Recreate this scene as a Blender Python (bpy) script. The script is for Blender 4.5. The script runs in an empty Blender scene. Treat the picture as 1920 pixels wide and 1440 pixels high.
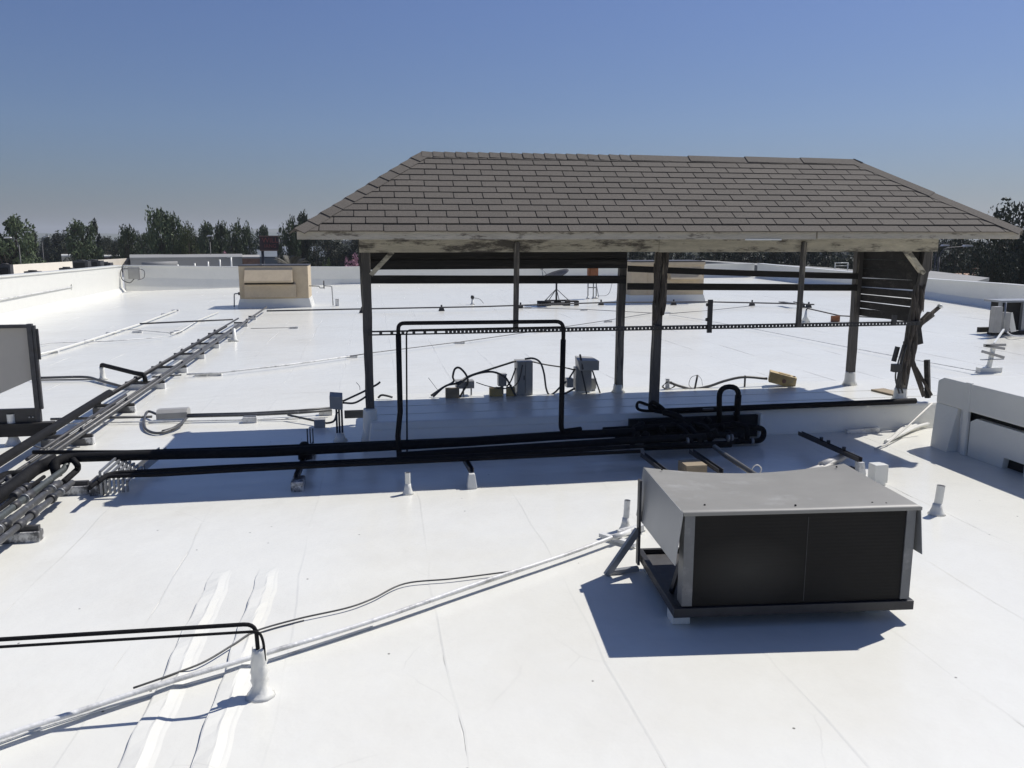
import bpy, bmesh, math, random
from mathutils import Vector as V, Matrix
random.seed(7)
sc = bpy.context.scene
COL = sc.collection
# ------------------------------------------------------------------ camera, world, sun, exposure
H, FPX, PITCH, YAW = 2.4, 1560.0, math.radians(10.0), math.radians(9.5)
cd = bpy.data.cameras.new('camera'); cam = bpy.data.objects.new('camera', cd); COL.objects.link(cam)
cd.sensor_width = 36.0; cd.lens = FPX / 1920 * 36.0; cd.clip_end = 9000; cd.clip_start = 0.05
cam.location = (0, 0, H); cam.rotation_euler = (math.pi / 2 - PITCH, 0, -YAW)
sc.camera = cam
SUN = V((0.69, 0.34, 1.0)).normalized()
EL = math.asin(SUN.z); AZ = math.atan2(SUN.x, SUN.y)
world = bpy.data.worlds.new('World'); sc.world = world; world.use_nodes = True
wn = world.node_tree; wn.nodes.clear()
sky = wn.nodes.new('ShaderNodeTexSky'); sky.sky_type = 'NISHITA'; sky.sun_disc = False
sky.sun_elevation = EL; sky.sun_rotation = AZ; sky.altitude = 100; sky.air_density = 1.0; sky.dust_density = 0.6; sky.ozone_density = 1.4
bg = wn.nodes.new('ShaderNodeBackground'); bg.inputs['Strength'].default_value = 0.0725
wo = wn.nodes.new('ShaderNodeOutputWorld')
# smog band: the sky is greyer and dimmer towards the horizon all the way round
tcw = wn.nodes.new('ShaderNodeTexCoord'); sep = wn.nodes.new('ShaderNodeSeparateXYZ'); wn.links.new(tcw.outputs['Generated'], sep.inputs[0])
rmp = wn.nodes.new('ShaderNodeValToRGB'); rmp.color_ramp.elements[0].position = 0.0; rmp.color_ramp.elements[0].color = (0.40, 0.455, 0.61, 1)
rmp.color_ramp.elements[1].position = 0.34; rmp.color_ramp.elements[1].color = (0.72, 0.81, 1.15, 1)
e = rmp.color_ramp.elements.new(0.12); e.color = (0.59, 0.675, 0.91, 1)
wn.links.new(sep.outputs[2], rmp.inputs[0])
mxw = wn.nodes.new('ShaderNodeMix'); mxw.data_type = 'RGBA'; mxw.blend_type = 'MULTIPLY'; mxw.inputs[0].default_value = 1.0
wn.links.new(sky.outputs[0], mxw.inputs[6]); wn.links.new(rmp.outputs[0], mxw.inputs[7])
wn.links.new(mxw.outputs[2], bg.inputs[0]); wn.links.new(bg.outputs[0], wo.inputs[0])
sl = bpy.data.lights.new('sun', 'SUN'); sl.energy = 4.7; sl.angle = math.radians(0.5); sl.color = (1.0, 0.965, 0.91)
so = bpy.data.objects.new('sun', sl); COL.objects.link(so); so.location = (30, 15, 45)
so.rotation_euler = SUN.to_track_quat('Z', 'Y').to_euler()
sc.render.engine = 'CYCLES'
sc.view_settings.view_transform = 'Standard'; sc.view_settings.look = 'None'
sc.view_settings.exposure = 0.0; sc.view_settings.gamma = 1.0; sc.view_settings.use_curve_mapping = False

# ------------------------------------------------------------------ measuring helpers (positions read off the photograph)
_cp, _sp, _cy, _sy = math.cos(PITCH), math.sin(PITCH), math.cos(YAW), math.sin(YAW)
def ray(px, py):
    u = (px - 960) / FPX; v = (py - 720) / FPX
    y = _cp - v * _sp; z = -(_sp + v * _cp)
    return V((u * _cy + y * _sy, -u * _sy + y * _cy, z))
def G(px, py, z=0.0):                 # point at height z
    d = ray(px, py); t = (z - H) / d.z; return V((d.x * t, d.y * t, z))
def A(px, py, p):                     # point in the upright plane y = p
    d = ray(px, py); t = p / d.y; return V((d.x * t, p, H + d.z * t))
def Dist(px, dist, z):                # point in the direction of column px, dist metres off, height z
    d = ray(px, 447); d.z = 0; d.normalize(); return V((d.x * dist, d.y * dist, z))
def ztop(py, dist): return H + (447 - py) / 1560.0 * dist

# ------------------------------------------------------------------ materials
def mat(name, col, rough=0.6, metal=0.0, var=0.15, scale=6.0, col2=None, thr=(0.45, 0.62), bump=0.0, bscale=40.0,
        stretch=(1, 1, 1), rnd=0.0, spec=0.5, coat=0.0, speck=0.0, detail=6.0, crack=0.0):
    m = bpy.data.materials.new(name); m.use_nodes = True
    n = m.node_tree; N = n.nodes; L = n.links
    b = N['Principled BSDF']
    b.inputs['Roughness'].default_value = rough; b.inputs['Metallic'].default_value = metal
    b.inputs['Specular IOR Level'].default_value = spec
    if coat: b.inputs['Coat Weight'].default_value = coat; b.inputs['Coat Roughness'].default_value = 0.12
    tc = N.new('ShaderNodeTexCoord'); mp = N.new('ShaderNodeMapping'); mp.inputs['Scale'].default_value = stretch
    L.new(tc.outputs['Object'], mp.inputs[0])
    nz = N.new('ShaderNodeTexNoise'); nz.inputs['Scale'].default_value = scale; nz.inputs['Detail'].default_value = detail
    nz.inputs['Roughness'].default_value = 0.65
    L.new(mp.outputs[0], nz.inputs['Vector'])
    hi = [min(1, c * (1 + var)) for c in col]; lo = [c * (1 - var) for c in col]
    r = N.new('ShaderNodeValToRGB'); r.color_ramp.elements[0].position = 0.3; r.color_ramp.elements[1].position = 0.7
    r.color_ramp.elements[0].color = (*lo, 1); r.color_ramp.elements[1].color = (*hi, 1)
    L.new(nz.outputs[0], r.inputs[0]); out = r.outputs[0]
    def mix(fac, a, bcol, mode='MIX'):
        x = N.new('ShaderNodeMix'); x.data_type = 'RGBA'; x.blend_type = mode
        if hasattr(fac, 'links') or not isinstance(fac, (int, float)): L.new(fac, x.inputs[0])
        else: x.inputs[0].default_value = fac
        L.new(a, x.inputs[6])
        if isinstance(bcol, tuple): x.inputs[7].default_value = (*bcol, 1)
        else: L.new(bcol, x.inputs[7])
        return x.outputs[2]
    if col2 is not None:
        n2 = N.new('ShaderNodeTexNoise'); n2.inputs['Scale'].default_value = scale * 0.55; n2.inputs['Detail'].default_value = 8
        n2.inputs['Roughness'].default_value = 0.7
        m2 = N.new('ShaderNodeMapping'); m2.inputs['Scale'].default_value = stretch; m2.inputs['Location'].default_value = (3.1, 7.7, 1.3)
        L.new(tc.outputs['Object'], m2.inputs[0]); L.new(m2.outputs[0], n2.inputs['Vector'])
        rr = N.new('ShaderNodeMapRange'); rr.inputs[1].default_value = thr[0]; rr.inputs[2].default_value = thr[1]
        L.new(n2.outputs[0], rr.inputs[0]); out = mix(rr.outputs[0], out, col2)
    if rnd:
        oi = N.new('ShaderNodeObjectInfo'); mr = N.new('ShaderNodeMapRange')
        mr.inputs[3].default_value = 1 - rnd; mr.inputs[4].default_value = 1 + rnd
        L.new(oi.outputs['Random'], mr.inputs[0])
        hs = N.new('ShaderNodeHueSaturation'); L.new(mr.outputs[0], hs.inputs['Value']); L.new(out, hs.inputs['Color']); out = hs.outputs[0]
    if speck:                          # scattered flecks of grit
        vo = N.new('ShaderNodeTexVoronoi'); vo.inputs['Scale'].default_value = speck; L.new(tc.outputs['Object'], vo.inputs['Vector'])
        cmpn = N.new('ShaderNodeMapRange'); cmpn.inputs[1].default_value = 0.05; cmpn.inputs[2].default_value = 0.03
        L.new(vo.outputs['Distance'], cmpn.inputs[0])
        sep = N.new('ShaderNodeSeparateColor'); L.new(vo.outputs['Color'], sep.inputs[0])
        gt = N.new('ShaderNodeMath'); gt.operation = 'GREATER_THAN'; gt.inputs[1].default_value = 0.72; L.new(sep.outputs[0], gt.inputs[0])
        mu = N.new('ShaderNodeMath'); mu.operation = 'MULTIPLY'; L.new(cmpn.outputs[0], mu.inputs[0]); L.new(gt.outputs[0], mu.inputs[1])
        out = mix(mu.outputs[0], out, (0.16, 0.15, 0.13))
    if crack:                          # hairline splits and scuffs in the coating, only here and there
        wz = N.new('ShaderNodeTexNoise'); wz.inputs['Scale'].default_value = 3.0; L.new(tc.outputs['Object'], wz.inputs['Vector'])
        va = N.new('ShaderNodeMix'); va.data_type = 'RGBA'; va.inputs[0].default_value = 0.10; L.new(tc.outputs['Object'], va.inputs[6]); L.new(wz.outputs[1], va.inputs[7])
        ve = N.new('ShaderNodeTexVoronoi'); ve.feature = 'DISTANCE_TO_EDGE'; ve.inputs['Scale'].default_value = crack; L.new(va.outputs[2], ve.inputs['Vector'])
        c1 = N.new('ShaderNodeMapRange'); c1.inputs[1].default_value = 0.006; c1.inputs[2].default_value = 0.002; L.new(ve.outputs['Distance'], c1.inputs[0])
        nm = N.new('ShaderNodeTexNoise'); nm.inputs['Scale'].default_value = 1.3; nm.inputs['Detail'].default_value = 5; L.new(tc.outputs['Object'], nm.inputs['Vector'])
        c2 = N.new('ShaderNodeMapRange'); c2.inputs[1].default_value = 0.56; c2.inputs[2].default_value = 0.66; c2.inputs[4].default_value = 0.12; L.new(nm.outputs[0], c2.inputs[0])
        m3 = N.new('ShaderNodeMath'); m3.operation = 'MULTIPLY'; L.new(c1.outputs[0], m3.inputs[0]); L.new(c2.outputs[0], m3.inputs[1])
        out = mix(m3.outputs[0], out, (0.30, 0.29, 0.27))
    L.new(out, b.inputs['Base Color'])
    if bump:
        nb = N.new('ShaderNodeTexNoise'); nb.inputs['Scale'].default_value = bscale; nb.inputs['Detail'].default_value = 4
        L.new(mp.outputs[0], nb.inputs['Vector'])
        bp = N.new('ShaderNodeBump'); bp.inputs['Strength'].default_value = bump; bp.inputs['Distance'].default_value = 0.01
        L.new(nb.outputs[0], bp.inputs['Height']); L.new(bp.outputs[0], b.inputs['Normal'])
    return m
M = dict(
    roof=mat('white_roof_coating', (0.755, 0.748, 0.685), 0.25, var=0.02, scale=0.9, col2=(0.705, 0.69, 0.62), thr=(0.46, 0.72), bump=0.9, bscale=3.2, spec=0.5, speck=5.5, crack=1.1),
    coat=mat('white_coating', (0.755, 0.748, 0.69), 0.28, var=0.03, scale=3, bump=0.35, bscale=22, spec=0.5),
    coatd=mat('soiled_white_coating', (0.70, 0.70, 0.68), 0.4, var=0.06, scale=9, col2=(0.36, 0.36, 0.35), thr=(0.5, 0.66), bump=0.5, bscale=30),
    coatb=mat('patchy_coated_block', (0.62, 0.62, 0.61), 0.5, var=0.1, scale=9, col2=(0.10, 0.10, 0.10), thr=(0.42, 0.52), bump=0.5, bscale=30),
    shingle=mat('asphalt_shingle', (0.118, 0.104, 0.087), 0.9, var=0.2, scale=60, col2=(0.088, 0.078, 0.066), thr=(0.5, 0.8), bump=0.5, bscale=220, rnd=0.08),
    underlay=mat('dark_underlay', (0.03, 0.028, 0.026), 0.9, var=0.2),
    paint=mat('peeling_beige_paint', (0.44, 0.40, 0.325), 0.7, var=0.14, scale=11, col2=(0.16, 0.14, 0.11), thr=(0.55, 0.62), bump=0.6, bscale=35, stretch=(0.5, 1, 2.0)),
    beam=mat('mouldy_beige_beam', (0.50, 0.46, 0.365), 0.75, var=0.22, scale=9, col2=(0.10, 0.09, 0.075), thr=(0.49, 0.60), bump=0.7, bscale=40, stretch=(0.45, 1, 1.8)),
    post=mat('weathered_post_wood', (0.09, 0.084, 0.078), 0.85, var=0.3, scale=14, col2=(0.28, 0.255, 0.215), thr=(0.535, 0.62), bump=0.8, bscale=50, stretch=(1.5, 1.5, 0.12)),
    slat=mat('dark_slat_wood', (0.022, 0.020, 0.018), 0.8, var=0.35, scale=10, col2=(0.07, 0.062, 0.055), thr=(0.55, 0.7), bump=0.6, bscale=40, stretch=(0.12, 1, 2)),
    lumber=mat('raw_lumber', (0.30, 0.24, 0.16), 0.8, var=0.25, scale=10, bump=0.4, bscale=40, stretch=(0.3, 2, 2)),
    bark=mat('splintered_wood', (0.075, 0.064, 0.054), 0.9, var=0.4, scale=16, col2=(0.24, 0.205, 0.16), thr=(0.57, 0.66), bump=1.0, bscale=40, stretch=(2, 2, 0.3)),
    black=mat('black_pipe_insulation', (0.011, 0.011, 0.012), 0.75, var=0.3, scale=14, col2=(0.018, 0.018, 0.018), thr=(0.55, 0.7), bump=0.35, bscale=60, spec=0.15),
    blackm=mat('black_painted_steel', (0.022, 0.022, 0.024), 0.45, var=0.3, scale=10, bump=0.15),
    steel=mat('galvanised_steel', (0.30, 0.31, 0.32), 0.42, metal=0.55, var=0.18, scale=18, col2=(0.2, 0.2, 0.2), thr=(0.5, 0.7)),
    darksteel=mat('weathered_dark_steel', (0.06, 0.06, 0.063), 0.55, metal=0.2, var=0.3, scale=14, col2=(0.055, 0.05, 0.048), thr=(0.5, 0.62)),
    conduit=mat('grey_conduit', (0.095, 0.095, 0.095), 0.45, metal=0.25, var=0.25, scale=18, col2=(0.30, 0.30, 0.29), thr=(0.60, 0.68)),
    greenpipe=mat('greenish_copper_pipe', (0.075, 0.085, 0.083), 0.5, metal=0.2, var=0.25, scale=16, col2=(0.30, 0.33, 0.32), thr=(0.58, 0.68)),
    flex=mat('flexible_conduit', (0.055, 0.055, 0.055), 0.5, var=0.3, scale=20),
    gbox=mat('grey_enamel_box', (0.33, 0.325, 0.31), 0.45, var=0.12, scale=6, col2=(0.27, 0.265, 0.25), thr=(0.55, 0.7)),
    unit=mat('grey_unit_sheet', (0.245, 0.238, 0.215), 0.5, metal=0.0, var=0.08, scale=3, col2=(0.36, 0.355, 0.34), thr=(0.58, 0.75), bump=0.1, bscale=9),
    unitshade=mat('shaded_unit_sheet', (0.15, 0.155, 0.16), 0.45, metal=0.3, var=0.15, scale=8, col2=(0.24, 0.24, 0.24), thr=(0.55, 0.7)),  # galvanised corner sheet, darker copy with its shade put into the colour
    unitside=mat('unit_side_sheet', (0.30, 0.31, 0.32), 0.38, metal=0.35, var=0.06, scale=3),
    tan=mat('tan_unit_sheet', (0.46, 0.43, 0.38), 0.55, var=0.05, scale=3),
    stucco=mat('beige_stucco', (0.52, 0.43, 0.30), 0.85, var=0.06, scale=5, col2=(0.44, 0.36, 0.26), thr=(0.5, 0.75), bump=0.3, bscale=60),
    yellow=mat('yellowed_box', (0.42, 0.31, 0.13), 0.6, var=0.2, scale=9, col2=(0.28, 0.24, 0.16), thr=(0.5, 0.65)),
    rust=mat('rusty_cabinet', (0.22, 0.085, 0.035), 0.75, var=0.35, scale=5),
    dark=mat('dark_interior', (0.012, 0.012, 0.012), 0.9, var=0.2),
    concrete=mat('concrete_pad', (0.36, 0.35, 0.33), 0.85, var=0.15, scale=8, bump=0.3),
    leaf=mat('tree_leaves', (0.075, 0.10, 0.05), 0.7, var=0.45, scale=0.35, rnd=0.25, spec=0.25),
    leafd=mat('dark_tree_leaves', (0.04, 0.05, 0.03), 0.65, var=0.5, scale=0.5, rnd=0.2, spec=0.3),
    leafl=mat('light_tree_leaves', (0.075, 0.095, 0.035), 0.7, var=0.4, scale=0.35, rnd=0.2, spec=0.2),
    pink=mat('pink_blossom', (0.42, 0.22, 0.27), 0.8, var=0.35, scale=0.6),
    palm=mat('palm_fronds', (0.13, 0.12, 0.09), 0.6, var=0.4, scale=1.5),
    trunk=mat('tree_bark', (0.07, 0.055, 0.04), 0.9, var=0.3, scale=3),
    earth=mat('city_ground', (0.10, 0.10, 0.085), 0.95, var=0.35, scale=0.02, col2=(0.045, 0.055, 0.03), thr=(0.42, 0.55)),
    hill=mat('hill_scrub', (0.07, 0.085, 0.055), 0.95, var=0.3, scale=0.01, col2=(0.13, 0.12, 0.085), thr=(0.5, 0.62)),
    wallw=mat('pale_building_wall', (0.76, 0.70, 0.60), 0.85, var=0.06, scale=0.4),
    wallg=mat('grey_building_wall', (0.26, 0.26, 0.25), 0.85, var=0.1, scale=0.5),
    brick=mat('brown_building_wall', (0.20, 0.12, 0.09), 0.85, var=0.2, scale=3),
    roofg=mat('blue_grey_roof_sheet', (0.16, 0.18, 0.20), 0.6, var=0.12, scale=0.4),
    tile=mat('clay_tile', (0.35, 0.22, 0.15), 0.8, var=0.2, scale=3),
    signb=mat('sign_face', (0.05, 0.018, 0.022), 0.6, var=0.2),
    signt=mat('sign_letters', (0.28, 0.065, 0.055), 0.6, var=0.1),
    lampw=mat('lamp_head_white', (0.6, 0.6, 0.6), 0.5, var=0.05),
    cable=mat('pale_cable', (0.60, 0.58, 0.53), 0.5, var=0.1, scale=9),
)
def coil_mat():
    m = bpy.data.materials.new('condenser_fins'); m.use_nodes = True
    N = m.node_tree.nodes; L = m.node_tree.links; b = N['Principled BSDF']
    b.inputs['Specular IOR Level'].default_value = 0.2; b.inputs['Roughness'].default_value = 0.6
    tc = N.new('ShaderNodeTexCoord'); w = N.new('ShaderNodeTexWave'); w.inputs['Scale'].default_value = 55; w.bands_direction = 'X'
    w2 = N.new('ShaderNodeTexWave'); w2.inputs['Scale'].default_value = 14; w2.bands_direction = 'Z'
    L.new(tc.outputs['Object'], w.inputs[0]); L.new(tc.outputs['Object'], w2.inputs[0])
    ad = N.new('ShaderNodeMath'); ad.operation = 'ADD'; L.new(w.outputs[1], ad.inputs[0]); L.new(w2.outputs[1], ad.inputs[1])
    bp = N.new('ShaderNodeBump'); bp.inputs['Strength'].default_value = 0.25; bp.inputs['Distance'].default_value = 0.002
    L.new(ad.outputs[0], bp.inputs['Height']); L.new(bp.outputs[0], b.inputs['Normal'])
    nz = N.new('ShaderNodeTexNoise'); nz.inputs['Scale'].default_value = 3; L.new(tc.outputs['Object'], nz.inputs[0])
    r = N.new('ShaderNodeValToRGB'); r.color_ramp.elements[0].color = (0.012, 0.011, 0.010, 1); r.color_ramp.elements[1].color = (0.022, 0.02, 0.017, 1)
    L.new(nz.outputs[0], r.inputs[0])
    # soft round paler patch blended into the fin colour
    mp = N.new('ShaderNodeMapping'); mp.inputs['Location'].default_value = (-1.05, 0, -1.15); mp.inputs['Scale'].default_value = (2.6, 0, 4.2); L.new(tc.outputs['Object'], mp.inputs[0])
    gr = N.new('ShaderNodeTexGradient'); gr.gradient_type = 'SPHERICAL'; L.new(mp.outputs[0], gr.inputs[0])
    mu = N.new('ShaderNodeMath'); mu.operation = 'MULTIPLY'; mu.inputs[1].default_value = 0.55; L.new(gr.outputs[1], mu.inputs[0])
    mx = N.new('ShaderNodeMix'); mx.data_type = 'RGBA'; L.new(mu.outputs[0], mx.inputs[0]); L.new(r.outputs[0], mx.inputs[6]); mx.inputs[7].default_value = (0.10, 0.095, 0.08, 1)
    ln = N.new('ShaderNodeMix'); ln.data_type = 'RGBA'; ln.blend_type = 'MULTIPLY'; ln.inputs[0].default_value = 0.6; L.new(mx.outputs[2], ln.inputs[6]); L.new(w.outputs[0], ln.inputs[7])
    L.new(ln.outputs[2], b.inputs['Base Color'])
    return m
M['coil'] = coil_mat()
def roofslope_mat():
    m = bpy.data.materials.new('shingled_slope'); m.use_nodes = True
    N = m.node_tree.nodes; L = m.node_tree.links; b = N['Principled BSDF']; b.inputs['Roughness'].default_value = 0.9
    tc = N.new('ShaderNodeTexCoord'); br = N.new('ShaderNodeTexBrick'); br.inputs['Scale'].default_value = 3.2
    br.inputs['Color1'].default_value = (0.16, 0.145, 0.128, 1); br.inputs['Color2'].default_value = (0.135, 0.122, 0.11, 1)
    br.inputs['Mortar'].default_value = (0.03, 0.028, 0.026, 1); br.inputs['Mortar Size'].default_value = 0.02; br.inputs['Row Height'].default_value = 0.42; br.inputs['Brick Width'].default_value = 1.0
    L.new(tc.outputs['UV'], br.inputs[0]); L.new(br.outputs[0], b.inputs['Base Color'])
    return m
M['slope'] = roofslope_mat()

# ------------------------------------------------------------------ mesh builder
ORG = {}
class MB:
    def __init__(s): s.v = []; s.f = []; s.sm = []
    def add(s, vs, fs, smooth=False):
        o = len(s.v); s.v += [V(p) for p in vs]; s.f += [tuple(i + o for i in f) for f in fs]; s.sm += [smooth] * len(fs); return s
    def box(s, x0, x1, y0, y1, z0, z1):
        if x0 > x1: x0, x1 = x1, x0
        if y0 > y1: y0, y1 = y1, y0
        if z0 > z1: z0, z1 = z1, z0
        return s.add([(x0, y0, z0), (x1, y0, z0), (x1, y1, z0), (x0, y1, z0), (x0, y0, z1), (x1, y0, z1), (x1, y1, z1), (x0, y1, z1)],
                     [(3, 2, 1, 0), (4, 5, 6, 7), (0, 1, 5, 4), (1, 2, 6, 5), (2, 3, 7, 6), (3, 0, 4, 7)])
    def hexa(s, bot, top):            # 4 bottom corners, 4 top corners (counter-clockwise from above)
        return s.add(list(bot) + list(top), [(3, 2, 1, 0), (4, 5, 6, 7), (0, 1, 5, 4), (1, 2, 6, 5), (2, 3, 7, 6), (3, 0, 4, 7)])
    def bar(s, a, b, w, h, up=(0, 0, 1)):   # rectangular bar, w across, h along up
        a, b = V(a), V(b); d = (b - a).normalized(); u = V(up)
        x = d.cross(u)
        if x.length < 1e-4: x = d.cross(V((1, 0, 0)))
        x.normalize(); u = x.cross(d).normalized()
        x *= w / 2; u *= h / 2
        return s.hexa([a - x - u, a + x - u, b + x - u, b - x - u], [a - x + u, a + x + u, b + x + u, b - x + u])
    def tube(s, pts, r, n=8, caps=True):
        pts = [V(p) for p in pts]; rs = r if isinstance(r, (list, tuple)) else [r] * len(pts)
        vs = []; fs = []; prev = None
        for i, p in enumerate(pts):
            d = (pts[min(i + 1, len(pts) - 1)] - pts[max(i - 1, 0)])
            d = d.normalized() if d.length > 1e-9 else V((0, 0, 1))
            if prev is None:
                x = d.cross(V((0, 0, 1)))
                if x.length < 1e-3: x = d.cross(V((0, 1, 0)))
            else:
                x = prev - d * prev.dot(d)
            x.normalize(); prev = x; y = d.cross(x)
            for k in range(n):
                a = 2 * math.pi * k / n; vs.append(p + (x * math.cos(a) + y * math.sin(a)) * rs[i])
        for i in range(len(pts) - 1):
            for k in range(n):
                k2 = (k + 1) % n; fs.append((i * n + k, (i + 1) * n + k, (i + 1) * n + k2, i * n + k2))
        s.add(vs, fs, True)
        if caps:
            o = len(s.v) - len(vs)
            s.f.append(tuple(o + k for k in range(n))); s.sm.append(False)
            e = o + (len(pts) - 1) * n; s.f.append(tuple(e + k for k in reversed(range(n)))); s.sm.append(False)
        return s
    def lathe(s, c, prof, n=14, smooth=True):
        c = V(c); vs = []; fs = []
        for r, z in prof:
            for k in range(n):
                a = 2 * math.pi * k / n; vs.append(c + V((r * math.cos(a), r * math.sin(a), z)))
        for i in range(len(prof) - 1):
            for k in range(n):
                k2 = (k + 1) % n; fs.append((i * n + k, i * n + k2, (i + 1) * n + k2, (i + 1) * n + k))
        s.add(vs, fs, smooth); o = len(s.v) - len(vs)
        s.f.append(tuple(o + k for k in reversed(range(n)))); s.sm.append(False)
        e = o + (len(prof) - 1) * n; s.f.append(tuple(e + k for k in range(n))); s.sm.append(False)
        return s
    def prism(s, poly, ext):          # planar polygon pushed along ext
        n = len(poly); poly = [V(p) for p in poly]; e = V(ext)
        return s.add(poly + [p + e for p in poly], [tuple(reversed(range(n))), tuple(range(n, 2 * n))] + [(i, (i + 1) % n, n + (i + 1) % n, n + i) for i in range(n)])
    def mesh(s, name, m, org=V((0, 0, 0))):
        me = bpy.data.meshes.new(name); me.from_pydata([p - org for p in s.v], [], s.f)
        me.polygons.foreach_set('use_smooth', s.sm); me.materials.append(M[m] if isinstance(m, str) else m); me.update(); return me
    def build(s, name, m, parent=None, bevel=0.0, fix=False):
        if parent is not None: org = ORG[parent.name]
        else:
            xs = [p.x for p in s.v]; ys = [p.y for p in s.v]; zs = [p.z for p in s.v]
            org = V(((min(xs) + max(xs)) / 2, (min(ys) + max(ys)) / 2, min(zs)))
        me = s.mesh(name, m, org)
        bm = bmesh.new(); bm.from_mesh(me); bmesh.ops.recalc_face_normals(bm, faces=bm.faces)
        if bevel:
            es = [e for e in bm.edges if len(e.link_faces) == 2 and e.calc_face_angle(0) > 0.6]
            bmesh.ops.bevel(bm, geom=es, offset=bevel, segments=2, affect='EDGES', profile=0.6, clamp_overlap=True)
        bm.to_mesh(me); bm.free()
        o = bpy.data.objects.new(name, me); COL.objects.link(o)
        ORG[o.name] = org
        if parent is not None: o.parent = parent
        else: o.location = org
        return o
def thing(name, loc, label, cat, group=None):
    o = bpy.data.objects.new(name, None); COL.objects.link(o); o.location = loc; ORG[o.name] = V(loc)
    o.empty_display_size = 0.2; o['label'] = label; o['category'] = cat
    if group: o['group'] = group
    return o
def tag(o, label, cat, group=None):
    o['label'] = label; o['category'] = cat
    if group: o['group'] = group
    return o
def kind(o, k): o['kind'] = k; return o
def rounded(pts, r, seg=5):           # polyline with arc corners
    pts = [V(p) for p in pts]; out = [pts[0]]
    for i in range(1, len(pts) - 1):
        a, b, c = pts[i - 1], pts[i], pts[i + 1]
        d1 = (a - b); d2 = (c - b); q = min(r, d1.length * 0.49, d2.length * 0.49)
        p1 = b + d1.normalized() * q; p2 = b + d2.normalized() * q
        for k in range(seg + 1):
            t = k / seg; out.append(p1 * (1 - t) ** 2 + b * 2 * t * (1 - t) + p2 * t * t)
    out.append(pts[-1]); return out
def spline(pts, seg=7):               # smooth curve through points
    pts = [V(p) for p in pts]; P = [pts[0] * 2 - pts[1]] + pts + [pts[-1] * 2 - pts[-2]]; out = []
    for i in range(1, len(P) - 2):
        p0, p1, p2, p3 = P[i - 1:i + 3]
        for k in range(seg):
            t = k / seg
            out.append(0.5 * (2 * p1 + (p2 - p0) * t + (2 * p0 - 5 * p1 + 4 * p2 - p3) * t * t + (3 * p1 - p0 - 3 * p2 + p3) * t ** 3))
    out.append(pts[-1]); return out
def jit(a): return random.uniform(-a, a)
# ================================================================== THE SETTING
kind(MB().add([(-4000, -1500, -6), (4000, -1500, -6), (4000, 5200, -6), (-4000, 5200, -6)], [(0, 1, 2, 3)]).build('ground', 'earth'), 'structure')
def hills():
    mb = MB(); n = 220; rows = []
    random.seed(3); ph = [random.uniform(0, 6.28) for _ in range(8)]
    for j, (d, hh) in enumerate([(2300, -8), (2500, 0.55), (2750, 1.0), (3100, -8)]):
        for i in range(n + 1):
            a = -0.75 + 1.65 * i / n
            z = 21 + 8 * math.sin(a * 7 + ph[0]) + 5 * math.sin(a * 17 + ph[1]) + 2.5 * math.sin(a * 41 + ph[2]) + 1.5 * math.sin(a * 97 + ph[3])
            z = hh if hh < 0 else z * hh
            mb.v.append(V((d * math.sin(a), d * math.cos(a), z)))
    for j in range(3):
        for i in range(n):
            o = j * (n + 1) + i; mb.f.append((o, o + 1, o + n + 2, o + n + 1)); mb.sm.append(True)
    return kind(mb.build('hills', 'hill'), 'structure')
hills()
# roof of the building we stand on: deck slab, with the coated membrane sheets laid on it as parts
deck = MB().box(-11.9, 24.0, -7.0, 56.0, -6.0, -0.0030).build('roof_deck', 'coat'); kind(deck, 'structure')
def seamx(i, y):
    return -11.6 + 0.92 * i + 0.018 * math.sin(y * 1.7 + i * 2.1) + 0.010 * math.sin(y * 5.3 + i) + 0.006 * math.sin(y * 13.1 + i * 4)
random.seed(11)
for i in range(38):
    cuts = [-6.5]
    y = random.uniform(-4, 2)
    while y < 54: cuts.append(y); y += random.uniform(9, 12.5)
    cuts.append(55.6)
    for a, b in zip(cuts[:-1], cuts[1:]):
        n = max(2, int((b - a) / 0.45)) if b < 22 else 6
        mb = MB(); lift = random.uniform(-0.0015, 0.0)
        for k in range(n + 1):
            y = a + 0.003 + (b - a - 0.006) * k / n
            xl, xr = seamx(i, y), seamx(i + 1, y); l_ = 0.0013 + 0.0009 * math.sin(y * 2.3 + i * 1.7) + 0.0005 * math.sin(y * 7.1 + i)
            mb.v += [V((xl - 0.004, y, 0.0002)), V((xl + 0.009, y, l_)), V((xl + 0.10, y, l_ * .5)), V((xr, y, 0.0)), V((xl, y, -0.0028)), V((xr, y, -0.0028))]
        for k in range(n):
            o = 6 * k
            for j in range(3): mb.f.append((o + j, o + j + 1, o + j + 7, o + j + 6)); mb.sm.append(False)
            mb.f += [(o + 3, o + 5, o + 11, o + 9), (o + 4, o, o + 6, o + 10)]; mb.sm += [False] * 2
        e_ = 6 * n; mb.f += [(0, 4, 5, 3, 2, 1), (e_, e_ + 1, e_ + 2, e_ + 3, e_ + 5, e_ + 4)]; mb.sm += [False] * 2
        mb.build('membrane_sheet', 'roof', deck)
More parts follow.
